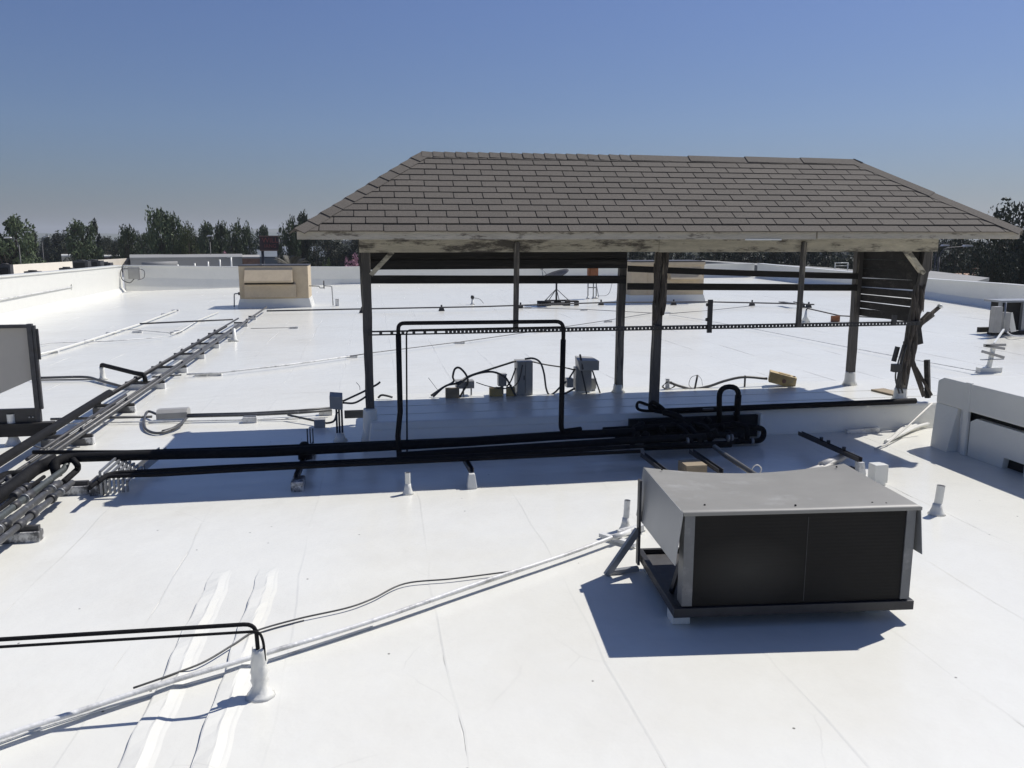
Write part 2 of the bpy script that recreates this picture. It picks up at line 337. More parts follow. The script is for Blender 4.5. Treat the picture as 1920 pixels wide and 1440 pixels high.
# two coated humps running over buried lines in the left foreground
def hump(x0, x1, ya, yb, w, h):
    mb = MB(); n = 70; prof = [(-0.5, -0.004), (-0.485, 0.8), (-0.44, 0.9), (-0.12, 0.95), (-0.05, 1.0), (0.18, 0.3), (0.24, 0.22), (0.5, -0.004)]
    for k in range(n + 1):
        t = k / n; y = ya + (yb - ya) * t; x = x0 + (x1 - x0) * t + 0.006 * math.sin(y * 6) + 0.004 * math.sin(y * 17)
        e = min(1, (1 - t) * 9) ** 0.6
        for px, pz in prof: mb.v.append(V((x + px * w, y, pz * h * e * (1 + 0.15 * math.sin(y * 9 + px * 6) + jit(0.12)) if pz > 0 else -0.006)))
    m = len(prof)
    for k in range(n):
        for j in range(m - 1):
            o = k * m + j; mb.f.append((o, o + 1, o + m + 1, o + m)); mb.sm.append(False)
    mb.build('covered_ridge', 'roof', deck)
a0, a1 = G(425, 1068), G(262, 1440); b0, b1 = G(512, 1064), G(398, 1440)
for q0, q1 in ((a0, a1), (b0, b1)):
    d = (q1 - q0); e = q0 + d * 2.2
    hump(e.x, q0.x, e.y, q0.y, 0.19, 0.019)

# parapets round the roof
def parapet(pts, hs, thick, side, label, cant=None, name='parapet_wall'):
    t = thing(name, V(pts[0]), label, 'wall')
    mb = MB(); cps = []; ct = MB()
    for i in range(len(pts) - 1):
        a, b = V(pts[i]), V(pts[i + 1]); d = (b - a).normalized(); nrm = V((-d.y, d.x, 0)) * side * thick
        mb.hexa([a, b, b + nrm, a + nrm], [a + V((0, 0, hs[i])), b + V((0, 0, hs[i + 1])), b + nrm + V((0, 0, hs[i + 1])), a + nrm + V((0, 0, hs[i]))])
        q = -nrm * 0.12; u0 = V((0, 0, hs[i] + 0.002)); u1 = V((0, 0, hs[i + 1] + 0.002)); k = V((0, 0, 0.05))
        m_ = max(1, int((b - a).length / 3.0))
        for k_ in range(m_):
            f0, f1 = (k_ + .0015) / m_, (k_ + 1 - .0015) / m_; aa, bb = a.lerp(b, f0), a.lerp(b, f1); v0, v1 = u0.lerp(u1, f0) + V((0, 0, jit(.006))), u0.lerp(u1, f1) + V((0, 0, jit(.006)))
            MBc = MB().hexa([aa + q + v0, bb + q + v1, bb + nrm - q + v1, aa + nrm - q + v0], [aa + q + v0 + k, bb + q + v1 + k, bb + nrm - q + v1 + k, aa + nrm - q + v0 + k]); cps.append(MBc)
        if cant:
            c0, c1 = cant[i], cant[i + 1]; w = -nrm.normalized()
            ct.prism([a + V((0, 0, 0)), a + w * c0[0], a + V((0, 0, c0[1]))], V((0, 0, 0)))
            ct.v = ct.v[:-6]; ct.f = ct.f[:-5]; ct.sm = ct.sm[:-5]
            o = len(ct.v); ct.v += [a + w * c0[0] + V((0, 0, 0.001)), b + w * c1[0] + V((0, 0, 0.001)), b + w * 0.004 + V((0, 0, c1[1])), a + w * 0.004 + V((0, 0, c0[1]))]
            ct.f.append((o, o + 1, o + 2, o + 3)); ct.sm.append(False)
    mb.build('wall', 'coat', t); [c_.build('coping', 'coat', t) for c_ in cps]
    if cant: ct.build('base_flashing', 'coat', t)
    return t
parapet([(-10.85, -6.8, 0), (-10.85, 26.6, 0), (-11.0, 39.8, 0)], [1.25, 1.22, 1.12], 0.3, 1, 'white coated side parapet on the left, sunlit along its whole length', [(0.14, 0.18)] * 3)
parapet([(-10.95, 40.0, 0), (-6.9, 41.8, 0), (-1.6, 44.2, 0), (9.9, 47.5, 0), (23.0, 48.0, 0)], [1.12, 0.97, 0.85, 0.72, 0.78], 0.3, 1, 'long white coated rear parapet in shade behind the two beige housings', [(0.10, 0.62), (0.07, 0.40), (0.05, 0.26), (0.12, 0.22), (0.12, 0.22)])
parapet([(23.0, 47.6, 0), (21.95, 30.0, 0), (21.1, 25.4, 0), (20.2, 23.0, 0), (18.6, 17.5, 0), (18.4, 6, 0)], [0.8, 0.72, 0.80, 0.86, 0.9, 0.9], 0.3, 1, 'curving white coated parapet along the right side of the roof', [(0.12, 0.24)] * 6)
t = thing('wall_conduit', V((-10.8, 24, .8)), 'thin white conduit fixed along the sunlit left parapet', 'conduit')
MB().tube([(-10.80, 19, .62), (-10.80, 26.6, .60), (-10.90, 33.0, .60)], .02, 6).build('conduit', 'coatd', t)
for y_ in (25.0, 33.0): MB().box(-10.86 - .012 * (y_ - 25), -10.78 - .012 * (y_ - 25), y_, y_ + .1, .55, 1.0 if y_ < 30 else .7).build('bracket', 'coat', t)
# electrical box with cable loops at the far corner of the rear parapet
c = A(252, 512, 39.6)
t = thing('junction_cabinet', V((c.x, c.y, c.z - 0.25)), 'grey cabinet with looped cables on the far left corner of the parapet', 'electrical box')
MB().box(c.x - 0.24, c.x + 0.26, c.y - 0.12, c.y + 0.1, c.z - 0.26, c.z + 0.26).build('housing', 'gbox', t, 0.01)
MB().box(c.x - 0.2, c.x + 0.22, c.y - 0.135, c.y - 0.119, c.z - 0.21, c.z + 0.21).build('door', 'gbox', t)
MB().tube(spline([c + V((-0.2, -.1, 0.2)), c + V((-0.5, -.15, 0.15)), c + V((-0.5, -.15, -0.25)), c + V((-0.2, -.15, -0.42)), c + V((0, -.1, -0.25))]), 0.02, 6).build('cable_loop', 'flex', t)
MB().tube(spline([c + V((0.2, -.1, 0.2)), c + V((0.45, -.15, 0.1)), c + V((0.42, -.15, -0.2)), c + V((0.15, -.12, -0.3))]), 0.014, 6).build('cable_loop', 'flex', t)

# raised platform under the shelter
PZ = 0.31; PF = 9.45
plat = thing('raised_platform', (3.5, 10.2, 0), 'long low white coated platform that the shelter posts stand on', 'platform')
MB().hexa([(-0.10, PF - 0.12, -0.005), (7.6, PF - 0.12, -0.005), (7.6, 11.5, -0.005), (-0.10, 11.5, -0.005)], [(-0.06, PF, PZ), (7.6, PF, PZ), (7.6, 11.2, PZ), (-0.06, 11.2, PZ)]).build('curb', 'coat', plat, 0.03)
for y in (9.86, 10.35): MB().box(-0.05, 7.55, y, y + 0.09, PZ - 0.001, PZ + 0.004).build('lap_strip', 'coat', plat)
MB().box(-0.02, 4.2, PF - 0.035, PF - 0.02, 0.15, 0.235).build('lap_strip', 'coat', plat)

# ================================================================== THE SHELTER
sh = thing('shelter', (3.4, 10.1, PZ), 'open timber shelter with grey shingled hip roof on weathered posts', 'shelter')
EF, EB, EL_, ER = 8.59, 11.47, -0.73, 7.36
EZ = 2.465; RP = 10.03; RZ = 3.36; RL, RR = 0.61, 6.08
rf = MB()
c4 = [(EL_, EF, EZ), (ER, EF, EZ), (ER, EB, EZ), (EL_, EB, EZ)]; rid = [(RL, RP, RZ), (RR, RP, RZ)]
rf.add(c4 + rid, [(0, 1, 5, 4), (3, 2, 1, 0)])
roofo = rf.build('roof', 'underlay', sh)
sm = MB(); sm.add([c4[1], c4[2], rid[1], c4[2], c4[3], rid[0], rid[1], c4[3], c4[0], rid[0]], [(0, 1, 2), (3, 4, 5, 6), (7, 8, 9)])
so_ = sm.build('rear_shingles', 'slope', roofo)
uv = so_.data.uv_layers.new(name='UVMap')
for poly in so_.data.polygons:
    nrm = poly.normal; e = V((0, 0, 1)).cross(nrm).normalized(); u2 = nrm.cross(e)
    for li in poly.loop_indices:
        co = so_.data.vertices[so_.data.loops[li].vertex_index].co; uv.data[li].uv = (co.dot(e), co.dot(u2))
up = V((0, RP - EF, RZ - EZ)); SLEN = up.length; up.normalize(); nf = V((1, 0, 0)).cross(up).normalized()
ROWS = 13; EXP = SLEN / ROWS; TAB = 0.318
base = V((0, EF, EZ))
def slp(s, t, h): return V((s, 0, 0)) + base + up * t + nf * h
def shingle_mesh(pts):               # (s, t) corners bl, br, tr, tl ; butt edge stands proud
    mb = MB(); hs = [0.013, 0.013, 0.004, 0.004]
    top = [slp(p[0], p[1], h) for p, h in zip(pts, hs)]; bot = [slp(p[0], p[1], h - 0.012 if h > .01 else -0.002) for p, h in zip(pts, hs)]
    return mb.hexa(bot, top)
random.seed(5)
full = None
for r in range(ROWS):
    t0 = r * EXP - (0.02 if r == 0 else 0); t1 = (r + 1) * EXP
    L0 = EL_ + (RL - EL_) * max(0, t0) / SLEN; R0 = ER + (RR - ER) * max(0, t0) / SLEN
    L1 = EL_ + (RL - EL_) * t1 / SLEN; R1 = ER + (RR - ER) * t1 / SLEN
    off = ((r * 0.5) % 1.0) * TAB + random.uniform(-0.03, 0.03) - 0.1
    cuts = [L0]; x = EL_ + off
    while x < R0 - 0.11:
        if x > L0 + 0.14: cuts.append(x)
        x += TAB
    cuts.append(R0)
    for a, b in zip(cuts[:-1], cuts[1:]):
        g = 0.0055; tj = jit(0.003)
        a2, b2 = a + g, b - g
        ta, tb = max(a, L1), min(b, R1)
        if tb - ta < 0.03: ta = tb = (ta + tb) / 2; ta -= 0.01; tb += 0.01
        std = abs((b - a) - TAB) < 1e-4 and a >= L1 and b <= R1
        if std:
            if full is None:
                mb = MB(); hs = [0.0125, 0.0125, 0.004, 0.004]; q = [(g, 0), (TAB - g, 0), (TAB - g, EXP), (g, EXP)]
                mb.hexa([V((p[0], 0, 0)) + up * p[1] + nf * (h - 0.012 if h > .01 else -0.002) for p, h in zip(q, hs)], [V((p[0], 0, 0)) + up * p[1] + nf * h for p, h in zip(q, hs)])
                full = mb.mesh('shingle', 'shingle')
            o = bpy.data.objects.new('shingle', full); COL.objects.link(o); o.parent = roofo
            o.location = slp(a, t0 + tj, jit(0.0012)) - ORG[roofo.name]
        else:
            shingle_mesh([(a2, t0 + tj), (b2, t0 + tj), (tb - g, t1), (ta + g, t1)]).build('shingle', 'shingle', roofo)
# caps: short lapped pieces on the left hip and half of the ridge, long strips on the rest
def caps(p0, p1, n1, n2, w, cnt, long_=0, nm='ridge_cap', a=0.0, b=1.0):
    p0, p1 = V(p0), V(p1); d = (p1 - p0); ln = d.length; d.normalize()
    s1 = (n1.cross(d)); s1 = s1 if s1.z < 0 else -s1; s2 = n2.cross(d); s2 = s2 if s2.z < 0 else -s2
    s1.normalize(); s2.normalize(); upn = (n1 + n2).normalized()
    for k in range(cnt):
        ta = a + (b - a) * k / cnt; tb = a + (b - a) * (k + 1) / cnt
        ww = w * (1 + jit(0.04)); lift = 0.024 + jit(0.002)
        P = []
        for tt, l in ((ta, lift), (tb + 0.015 / ln, lift - 0.009)):
            c = p0 + d * ln * tt
            P.append([c + s1 * ww + n1 * (l - .004), c + upn * l * 1.15, c + s2 * ww + n2 * (l - .004), c + s1 * ww + n1 * (l - .016), c + upn * (l - .014) * 1.15, c + s2 * ww + n2 * (l - .016)])
        mb = MB(); mb.add(P[0] + P[1], [(0, 1, 7, 6), (1, 2, 8, 7), (3, 4, 1, 0), (4, 5, 2, 1), (6, 7, 10, 9), (7, 8, 11, 10), (0, 6, 9, 3), (2, 5, 11, 8), (3, 9, 10, 4), (4, 10, 11, 5)])
        mb.build(nm, 'shingle', roofo)
nl = (V(c4[0]) - V(rid[0])).cross(V(c4[3]) - V(rid[0])).normalized(); nl = nl if nl.z > 0 else -nl
nr = V((-nl.x, nl.y, nl.z)); nb = V((0, -nf.y, nf.z))
caps(c4[0], rid[0], nf, nl, 0.12, 11, nm='hip_cap')
caps(c4[1], rid[1], nf, nr, 0.13, 2, nm='hip_strip')
caps(c4[3], rid[0], nb, nl, 0.12, 6, nm='hip_cap'); caps(c4[2], rid[1], nb, nr, 0.12, 2, nm='hip_strip')
caps(rid[0], rid[1], nf, nb, 0.11, 19, b=0.46); caps(rid[0], rid[1], nf, nb, 0.12, 4, a=0.46, b=1.0, nm='ridge_strip')
# fascia boards, soffit, rafters
FZ0, FZ1 = EZ - 0.085, EZ - 0.004
for x0, x1 in ((EL_ + 0.01, 4.83), (4.845, ER - 0.01)): MB().box(x0, x1, EF + 0.015, EF + 0.04, FZ0 + jit(0.004), FZ1).build('fascia_board', 'paint', sh, 0.003)
MB().box(EL_ + 0.01, EL_ + 0.035, EF + 0.043, EB - 0.02, FZ0, FZ1).build('fascia_board', 'paint', sh)
MB().box(ER - 0.035, ER - 0.01, EF + 0.043, EB - 0.02, FZ0, FZ1).build('fascia_board', 'paint', sh)
MB().box(EL_ + 0.04, ER - 0.04, EB - 0.045, EB - 0.02, FZ0, FZ1).build('fascia_board', 'paint', sh)
MB().box(4.0, 4.42, EF + 0.008, EF + 0.014, FZ0 - 0.012, FZ0 + 0.004).build('flashing_sliver', 'coat', sh)
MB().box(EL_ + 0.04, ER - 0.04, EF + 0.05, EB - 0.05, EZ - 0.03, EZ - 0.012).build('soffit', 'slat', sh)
k = 0; x = -0.3
while x < 7.2:
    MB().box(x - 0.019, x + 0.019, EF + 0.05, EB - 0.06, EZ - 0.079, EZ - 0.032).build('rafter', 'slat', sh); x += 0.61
BY = 9.57
MB().box(-0.13, 3.36, BY - 0.02, BY + 0.03, 2.232, 2.40).build('beam', 'beam', sh, 0.004)
MB().box(3.365, 7.02, BY - 0.02, BY + 0.03, 2.225, 2.402).build('beam', 'beam', sh, 0.004)
MB().box(-0.13, 7.0, 10.72, 10.77, 2.235, 2.345).build('beam', 'beam', sh, 0.004)
for xx in (-0.06, 6.93): MB().box(xx - 0.025, xx + 0.025, BY + 0.033, 10.717, 2.24, 2.345).build('beam', 'beam', sh)
def post(a, b, w, m='post'):
    a, b = V(a), V(b); mb = MB(); n = 9; vs = []
    for k in range(n + 1):
        c = a.lerp(b, k / n) + V((jit(0.004), jit(0.004), 0)); q = w / 2 * (1 + jit(0.05))
        vs.append([c + V((sx * q, sy * q, 0)) for sx, sy in ((-1, -1), (1, -1), (1, 1), (-1, 1))])
    for k in range(n): mb.hexa(vs[k], vs[k + 1])
    mb2 = MB(); allv = [p for r in vs for p in r]; fs = [(3, 2, 1, 0), tuple(4 * n + i for i in range(4))]
    for k in range(n):
        for i in range(4):
            j = (i + 1) % 4; fs.append((4 * k + i, 4 * k + j, 4 * k + 4 + j, 4 * k + 4 + i))
    mb2.add(allv, fs); return mb2.build('post', m, sh)
post((-0.065, BY + 0.09, 0.40), (-0.055, BY + 0.09, 2.345), 0.098)
post((3.39, BY + 0.09, PZ), (3.42, BY + 0.09, 2.345), 0.098)
post((6.74, BY + 0.09, 0.42), (6.95, BY + 0.09, 2.345), 0.10)
post((-0.075, 10.83, PZ), (-0.115, 10.83, 2.345), 0.075); post((3.29, 10.83, PZ + 0.06), (3.31, 10.83, 2.345), 0.095); post((6.74, 10.83, PZ + 0.06), (6.74, 10.83, 2.345), 0.095)
def boot(x, y, z0, z1, w):
    MB().lathe((x, y, z0), [(w * 1.35, 0), (w * 1.0, (z1 - z0) * 0.35), (w * 0.92, (z1 - z0) * 0.9), (w * 0.84, z1 - z0)], 10).build('post_boot', 'coat', sh)
boot(-0.065, BY + 0.06, 0.02, 0.44, 0.088); boot(6.74, BY + 0.09, PZ, 0.47, 0.085); boot(3.29, 10.83, PZ, PZ + 0.11, 0.075); boot(6.74, 10.83, PZ, PZ + 0.19, 0.078)
# hanging studs and the short black stub
for px, y0, y1 in ((968, 447, 621), (1498, 447, 614)):
    p = A(px - 1, y1, BY - 0.05); MB().hexa([(p.x - .03, BY - .06, p.z), (p.x + .03, BY - .06, p.z), (p.x + .03, BY - .022, p.z), (p.x - .03, BY - .022, p.z)], [(p.x - .015, BY - .06, 2.345), (p.x + .045, BY - .06, 2.345), (p.x + .045, BY - .022, 2.345), (p.x - .015, BY - .022, 2.345)]).build('stud', 'post', sh, 0.003)
p = A(1330, 624, BY - 0.05); q = A(1331, 562, BY - 0.05)
MB().box(p.x - .028, p.x + .028, BY - .06, BY - .03, p.z, q.z).build('stub', 'blackm', sh)
for zz in (0.06, 0.24): MB().tube([(p.x - .05, BY - .045, q.z - zz), (p.x - .026, BY - .045, q.z - zz)], 0.02, 8).build('bolt', 'blackm', sh)
p = A(1676, 610, BY - 0.05); MB().box(p.x - .03, p.x + .03, BY - .06, BY - .03, p.z, p.z + 0.13).build('stub', 'blackm', sh)
# knee braces
MB().bar((-0.01, BY + 0.055, 1.98), (0.24, BY + 0.055, 2.24), 0.05, 0.085, (0, 1, 0)).build('brace', 'beam', sh)
MB().bar((6.89, BY + 0.055, 1.95), (6.63, BY + 0.055, 2.24), 0.05, 0.085, (0, 1, 0)).build('brace', 'beam', sh)
# perforated steel rail across the front posts
rz = 1.325; rx0, rx1 = -0.06, 6.86
pr = MB(); ry0, ry1 = BY - 0.026, BY - 0.021
pr.box(rx0, rx1, ry0, ry1, rz + 0.010, rz + 0.026); pr.box(rx0, rx1, ry0, ry1, rz - 0.026, rz - 0.010)
pr.box(rx0, rx1, ry1 + .0005, ry1 + 0.03, rz + 0.023, rz + 0.026); pr.box(rx0, rx1, ry1 + .0005, ry1 + 0.03, rz - 0.026, rz - 0.023)
x = rx0
while x < rx1 - 0.03:
    st = 0.125 if x < 0.72 else 0.0465
    pr.box(x, x + 0.034, ry0 + .0003, ry1 - .0003, rz - 0.0105, rz + 0.0105); x += st
pr.build('perforated_rail', 'blackm', sh)
# slats of the rear and right-hand screens
def slat(a, b, w, sag=0.0, th=0.022, nm='slat'):
    a, b = V(a), V(b); n = 8; mb = MB(); pr_ = []
    for k in range(n + 1):
        t = k / n; c = a.lerp(b, t) - V((0, 0, sag * 4 * t * (1 - t))); ww = w / 2 * (1 + jit(0.02)); d = (b - a); d.z = 0; d.normalize(); s = V((-d.y, d.x, 0)) * th / 2
        pr_.append([c - s - V((0, 0, ww)), c + s - V((0, 0, ww)), c + s + V((0, 0, ww)), c - s + V((0, 0, ww))])
    fs = [(0, 1, 2, 3), tuple(4 * n + i for i in (3, 2, 1, 0))]
    for k in range(n):
        for i in range(4):
            j = (i + 1) % 4; fs.append((4 * k + i, 4 * k + 4 + i, 4 * k + 4 + j, 4 * k + j))
    mb.add([p for r in pr_ for p in r], fs); return mb.build(nm, 'slat', sh)
yb = 10.755
slat((-0.10, yb, 2.165), (3.34, yb, 2.165), 0.115); slat((-0.10, yb - .03, 2.055), (3.34, yb - .03, 2.055), 0.115)
slat((-0.10, yb, 1.875), (3.34, yb, 1.845), 0.105, 0.0)
slat((3.36, yb, 1.99), (6.70, yb, 1.865), 0.082, 0.01); slat((3.36, yb, 1.755), (6.70, yb, 1.705), 0.09, 0.0)
sx = 6.85
for k, (za, zb, w) in enumerate([(2.165, 2.165, .12), (2.035, 2.04, .12), (1.905, 1.92, .12), (1.775, 1.80, .12), (1.665, 1.675, .092), (1.565, 1.57, .092), (1.465, 1.465, .092), (1.36, 1.375, .10)]):
    slat((sx, BY + 0.10, zb), (sx - 0.05, 10.80, za), w)
# split and peeling timber on the middle post, broken timber and cables on the right post
def shard(pts, w, nm='splinter', m='bark'):
    rs = [w * (1 - 0.75 * abs(2 * i / (len(pts) - 1) - 1) ** 2) + 0.002 for i in range(len(pts))]
    return MB().tube(pts, rs, 5).build(nm, m, sh)
random.seed(21)
for k in range(30):
    z0 = random.uniform(1.35, 2.1); ln = random.uniform(0.16, 0.42); x = 3.41 + random.choice((-1, 1)) * random.uniform(0.03, 0.065)
    shard(spline([(x, BY + 0.03 + jit(.015), z0), (x + jit(.02), BY + 0.015, z0 + ln * .5), (x + jit(.03), BY + 0.03, z0 + ln)], 3), random.uniform(0.012, 0.032))
shard(spline([(3.34, BY + .03, 1.36), (3.40, BY + .02, 1.55), (3.43, BY + .01, 1.72), (3.45, BY + .02, 1.95), (3.43, BY + .03, 2.22)], 4), 0.03)
for k in range(18):
    z0 = random.uniform(0.5, 1.5); x = 6.74 + 0.11 * (z0 - 0.42) + jit(0.07)
    shard(spline([(x, BY + 0.03, z0), (x + jit(.03), BY + 0.02, z0 + .18), (x + jit(.03), BY + 0.03, z0 + .35)], 3), random.uniform(0.012, 0.03))
for a, b, w, m in (((6.87, BY + .1, 1.25), (7.16, BY + .05, 1.52), 0.045, 'bark'), ((6.93, BY + .12, 1.27), (7.12, BY + .1, 1.42), 0.05, 'post'), ((6.82, BY + .1, 1.02), (6.98, BY + .1, 1.36), 0.05, 'bark'),
                   ((6.78, BY + .06, 0.95), (6.98, BY - .05, 0.38), 0.06, 'bark'), ((6.84, BY + .1, 0.92), (7.02, BY + .05, 0.45), 0.05, 'post'), ((6.62, BY + .05, 1.02), (6.58, BY + .05, 0.83), 0.05, 'blackm'), ((7.0, BY - .02, 0.85), (7.03, BY - .06, 0.36), .07, 'slat'), ((6.88, BY + .02, 0.75), (7.05, BY - .1, 0.40), .045, 'bark'), ((6.86, BY + .06, 1.30), (6.92, BY + .06, 1.05), .09, 'slat'), ((6.92, BY + .1, 1.30), (7.08, BY + .12, 1.44), .05, 'slat')):
    MB().bar(a, b, w, w * 0.8).build('broken_timber', m, sh)
MB().lathe((7.17, BY + .05, 1.5), [(0.02, 0), (0.035, 0.02), (0.03, 0.05), (0.01, 0.06)], 8).build('foam_tip', 'coat', sh)
MB().box(6.55, 6.66, BY - .02, BY + .06, 0.70, 0.80).build('switch_box', 'blackm', sh)
for dx in (0, 0.05):
    MB().tube(spline([(6.66 + dx, BY, 1.05), (6.60 + dx, BY - .01, .8), (6.59 + dx, BY, .62), (6.66 + dx, BY, .42)]), 0.010, 6).build('hanging_cable', 'flex', sh)
# ================================================================== THINGS ON THE PLATFORM
def pipe(name, pts, r, m, label, cat='pipe', group=None, round_=0.09, n=10, collars=()):
    P = rounded(pts, round_) if round_ else [V(p) for p in pts]
    if not collars: return tag(MB().tube(P, r, n).build(name, m), label, cat, group)
    t = thing(name, V(pts[0]), label, cat, group); MB().tube(P, r, n).build('pipe', m, t)
    for c in collars:
        a, b = V(c[0]), V(c[1]); MB().tube([a, b], r * 1.22, n).build('collar', c[2] if len(c) > 2 else m, t)
    return t
# inverted U of insulated pipe in front of the shelter
y = 8.62
a, b, c, d = A(747, 630, y), A(750, 606, y), A(1056, 606, y), A(1056, 640, y); e = A(746, 830, y)
t = thing('insulated_pipe_loop', (a.x, y, 0.2), 'tall black insulated pipe bent into an inverted U before the shelter', 'pipe')
MB().tube(rounded([a, V((a.x, y, b.z)), V((d.x, y, b.z - .01)), d], 0.085), 0.021, 10).build('bare_pipe', 'black', t)
MB().tube([V((e.x + .01, y - .15, 0.13)), V((e.x, y - .06, .35)), V((a.x, y, .6)), a + V((0, 0, .02))], 0.029, 10).build('insulation', 'black', t)
f = A(1052, 800, y); MB().tube(rounded([d + V((0, 0, .02)), f, f + V((.03, .06, -.07)), f + V((.25, .1, -.06))], 0.10), 0.029, 10).build('insulation', 'black', t)
a, b, c = A(760, 640, y + .03), A(762, 619, y + .03), A(1059, 613, y + .03)
pipe('refrigerant_line', [V((a.x - .01, y - .02, .14)), b, c, V((c.x - .01, y + .03, .32))], 0.009, 'black', 'thin black line running inside the inverted U pipe', round_=0.05)
# main runs along the front of the platform
def runpts(lst, z): return [G(px, py, z) for px, py in lst]
pipe('insulated_pipe', [(-3.06, 8.40, .12)] + runpts([(100, 866), (130, 858), (300, 853), (480, 849), (700, 838), (870, 829), (1050, 817), (1190, 810)], .25), 0.048, 'black', 'thick black insulated pipe crossing from the rack to the manifold', round_=0.1)
pipe('insulated_pipe', runpts([(62, 848), (240, 848), (480, 840), (700, 831), (880, 823), (1050, 812), (1190, 806)], .27), 0.022, 'black', 'slim upper black pipe running just behind the thick insulated pipe', round_=0.05)
pipe('insulated_pipe', runpts([(182, 905), (205, 888), (300, 883), (420, 876), (620, 867), (880, 855), (1180, 838)], .2), 0.024, 'black', 'black pipe of the lower run, rear one of two', round_=0.1)
pipe('insulated_pipe', runpts([(168, 915), (195, 893), (300, 890), (420, 883), (620, 873), (880, 861), (1200, 846)], .2), 0.02, 'black', 'black pipe of the lower run, front one nearest the camera', round_=0.1)
pipe('insulated_pipe', [(0.2, 8.36, .19), (1.0, 8.40, .2), (2.75, 8.48, .22), (3.6, 8.5, .22)], 0.04, 'black', 'short thick black pipe lying between the upper and lower runs near the manifold')
pipe('insulated_pipe', [G(140, 858, .25) + V((0, -.06, 0)), G(146, 872, .2), G(146, 880, .12), G(118, 905, .14)], 0.03, 'black', 'short black elbow dropping from the thick pipe to the rack', round_=0.07)
# long black pipe to the right along the platform edge
pipe('insulated_pipe', [(3.45, 9.38, .335), (4.2, 9.36, .345), (5.2, 9.36, .35), (6.2, 9.36, .355), (6.75, 9.36, .36)], 0.036, 'black', 'long black insulated pipe on the platform edge running right to the white duct')
# manifold area
t = thing('pipe_manifold', (3.6, 8.75, 0), 'dark cluster of insulated valves and elbows beside the middle post', 'pipe manifold')
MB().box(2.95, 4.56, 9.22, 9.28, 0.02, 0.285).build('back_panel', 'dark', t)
MB().box(4.565, 4.60, 9.16, 9.30, 0.0, 0.30).build('edge_trim', 'coat', t)
random.seed(31)
for k, (pts, r) in enumerate([([(2.6, 8.62, .2), (3.3, 8.62, .2), (3.9, 8.66, .2), (4.02, 8.7, .1)], .034), ([(2.55, 8.95, .24), (3.2, 8.95, .25), (3.28, 8.95, .12), (3.9, 8.95, .12)], .03), ([(2.7, 8.8, .22), (3.0, 8.8, .29), (3.45, 8.8, .29), (3.6, 8.8, .16), (4.1, 8.8, .16)], .032),
    ([(2.9, 8.52, .13), (3.9, 8.5, .13)], .04), ([(3.0, 9.05, .28), (3.5, 9.02, .28), (3.52, 8.7, .26), (3.5, 8.42, .2)], .028), ([(3.15, 9.1, .16), (3.8, 9.1, .18), (4.3, 9.15, .2)], .036), ([(3.35, 9.2, .1), (3.35, 8.9, .3), (3.4, 8.6, .28), (3.42, 8.4, .16)], .022), ([(3.7, 9.1, .24), (3.72, 8.8, .27), (3.7, 8.5, .22)], .024),
    ([(3.05, 9.12, .1), (3.05, 9.0, .30), (2.85, 8.8, .28), (2.8, 8.6, .2)], .024), ([(2.6, 8.45, .16), (3.2, 8.42, .17), (3.7, 8.42, .15)], .022)]):
    MB().tube(rounded(pts, .07), r, 9).build('pipe', 'black', t)
for k in range(16):
    x = random.uniform(2.75, 4.05); yy = random.uniform(8.45, 9.1); z = random.uniform(.14, .26); r = random.uniform(.028, .045)
    MB().tube([(x, yy, z), (x + jit(.05), yy + jit(.05), z + random.uniform(.04, .09))], r, 7).build('valve_cap', 'black', t)
for k in range(8):
    x = random.uniform(2.7, 4.1); yy = random.uniform(8.4, 8.7); MB().tube([(x, yy, .2), (x + .02, yy, .2)], .038, 9).build('band', 'darksteel' if k % 3 else 'steel', t)
MB().tube(rounded([(4.02, 8.85, .2), (4.02, 8.85, .06), (4.45, 8.85, .06), (4.47, 8.85, .2), (4.2, 8.9, .24)], .09), 0.033, 10).build('elbow', 'black', t)
MB().tube(rounded([(4.25, 8.84, .08), (4.25, 8.84, .24), (4.1, 8.95, .26)], .06), 0.03, 10).build('elbow', 'black', t)
MB().tube([(4.30, 8.84, .06), (4.33, 8.84, .06)], 0.037, 12).build('band', 'steel', t)
MB().tube(spline([(3.36, 9.2, .36), (3.48, 9.05, .34), (3.52, 8.95, .28)]), 0.035, 10).build('elbow', 'black', t)
pipe('return_bend', [(4.05, 9.18, .2), (4.04, 9.2, .645), (4.29, 9.2, .645), (4.27, 9.18, .18)], 0.032, 'black', 'black insulated pipe standing in a tall narrow U beside the manifold', round_=0.16, n=12, collars=[((4.282, 9.2, .40), (4.285, 9.2, .54)), ((4.275, 9.2, .3), (4.276, 9.2, .33))])
MB().box(3.86, 3.99, 9.22, 9.25, .36, .385).build('clip', 'blackm', bpy.data.objects['return_bend'])
t = thing('coiled_hoses', (3.05, 9.36, PZ), 'black looped hoses hooked round the foot of the middle post', 'hose')
MB().tube(spline([(3.38, 9.36, .36), (3.2, 9.36, .43), (3.1, 9.36, .46), (3.08, 9.36, .40), (3.14, 9.36, .36), (3.3, 9.34, .35)]), 0.018, 8).build('hose', 'black', t)
MB().tube(spline([(3.45, 9.33, .33), (3.34, 9.33, .42), (3.26, 9.33, .46), (3.23, 9.33, .40), (3.28, 9.33, .36), (3.45, 9.31, .33)]), 0.024, 8).build('hose', 'black', t)

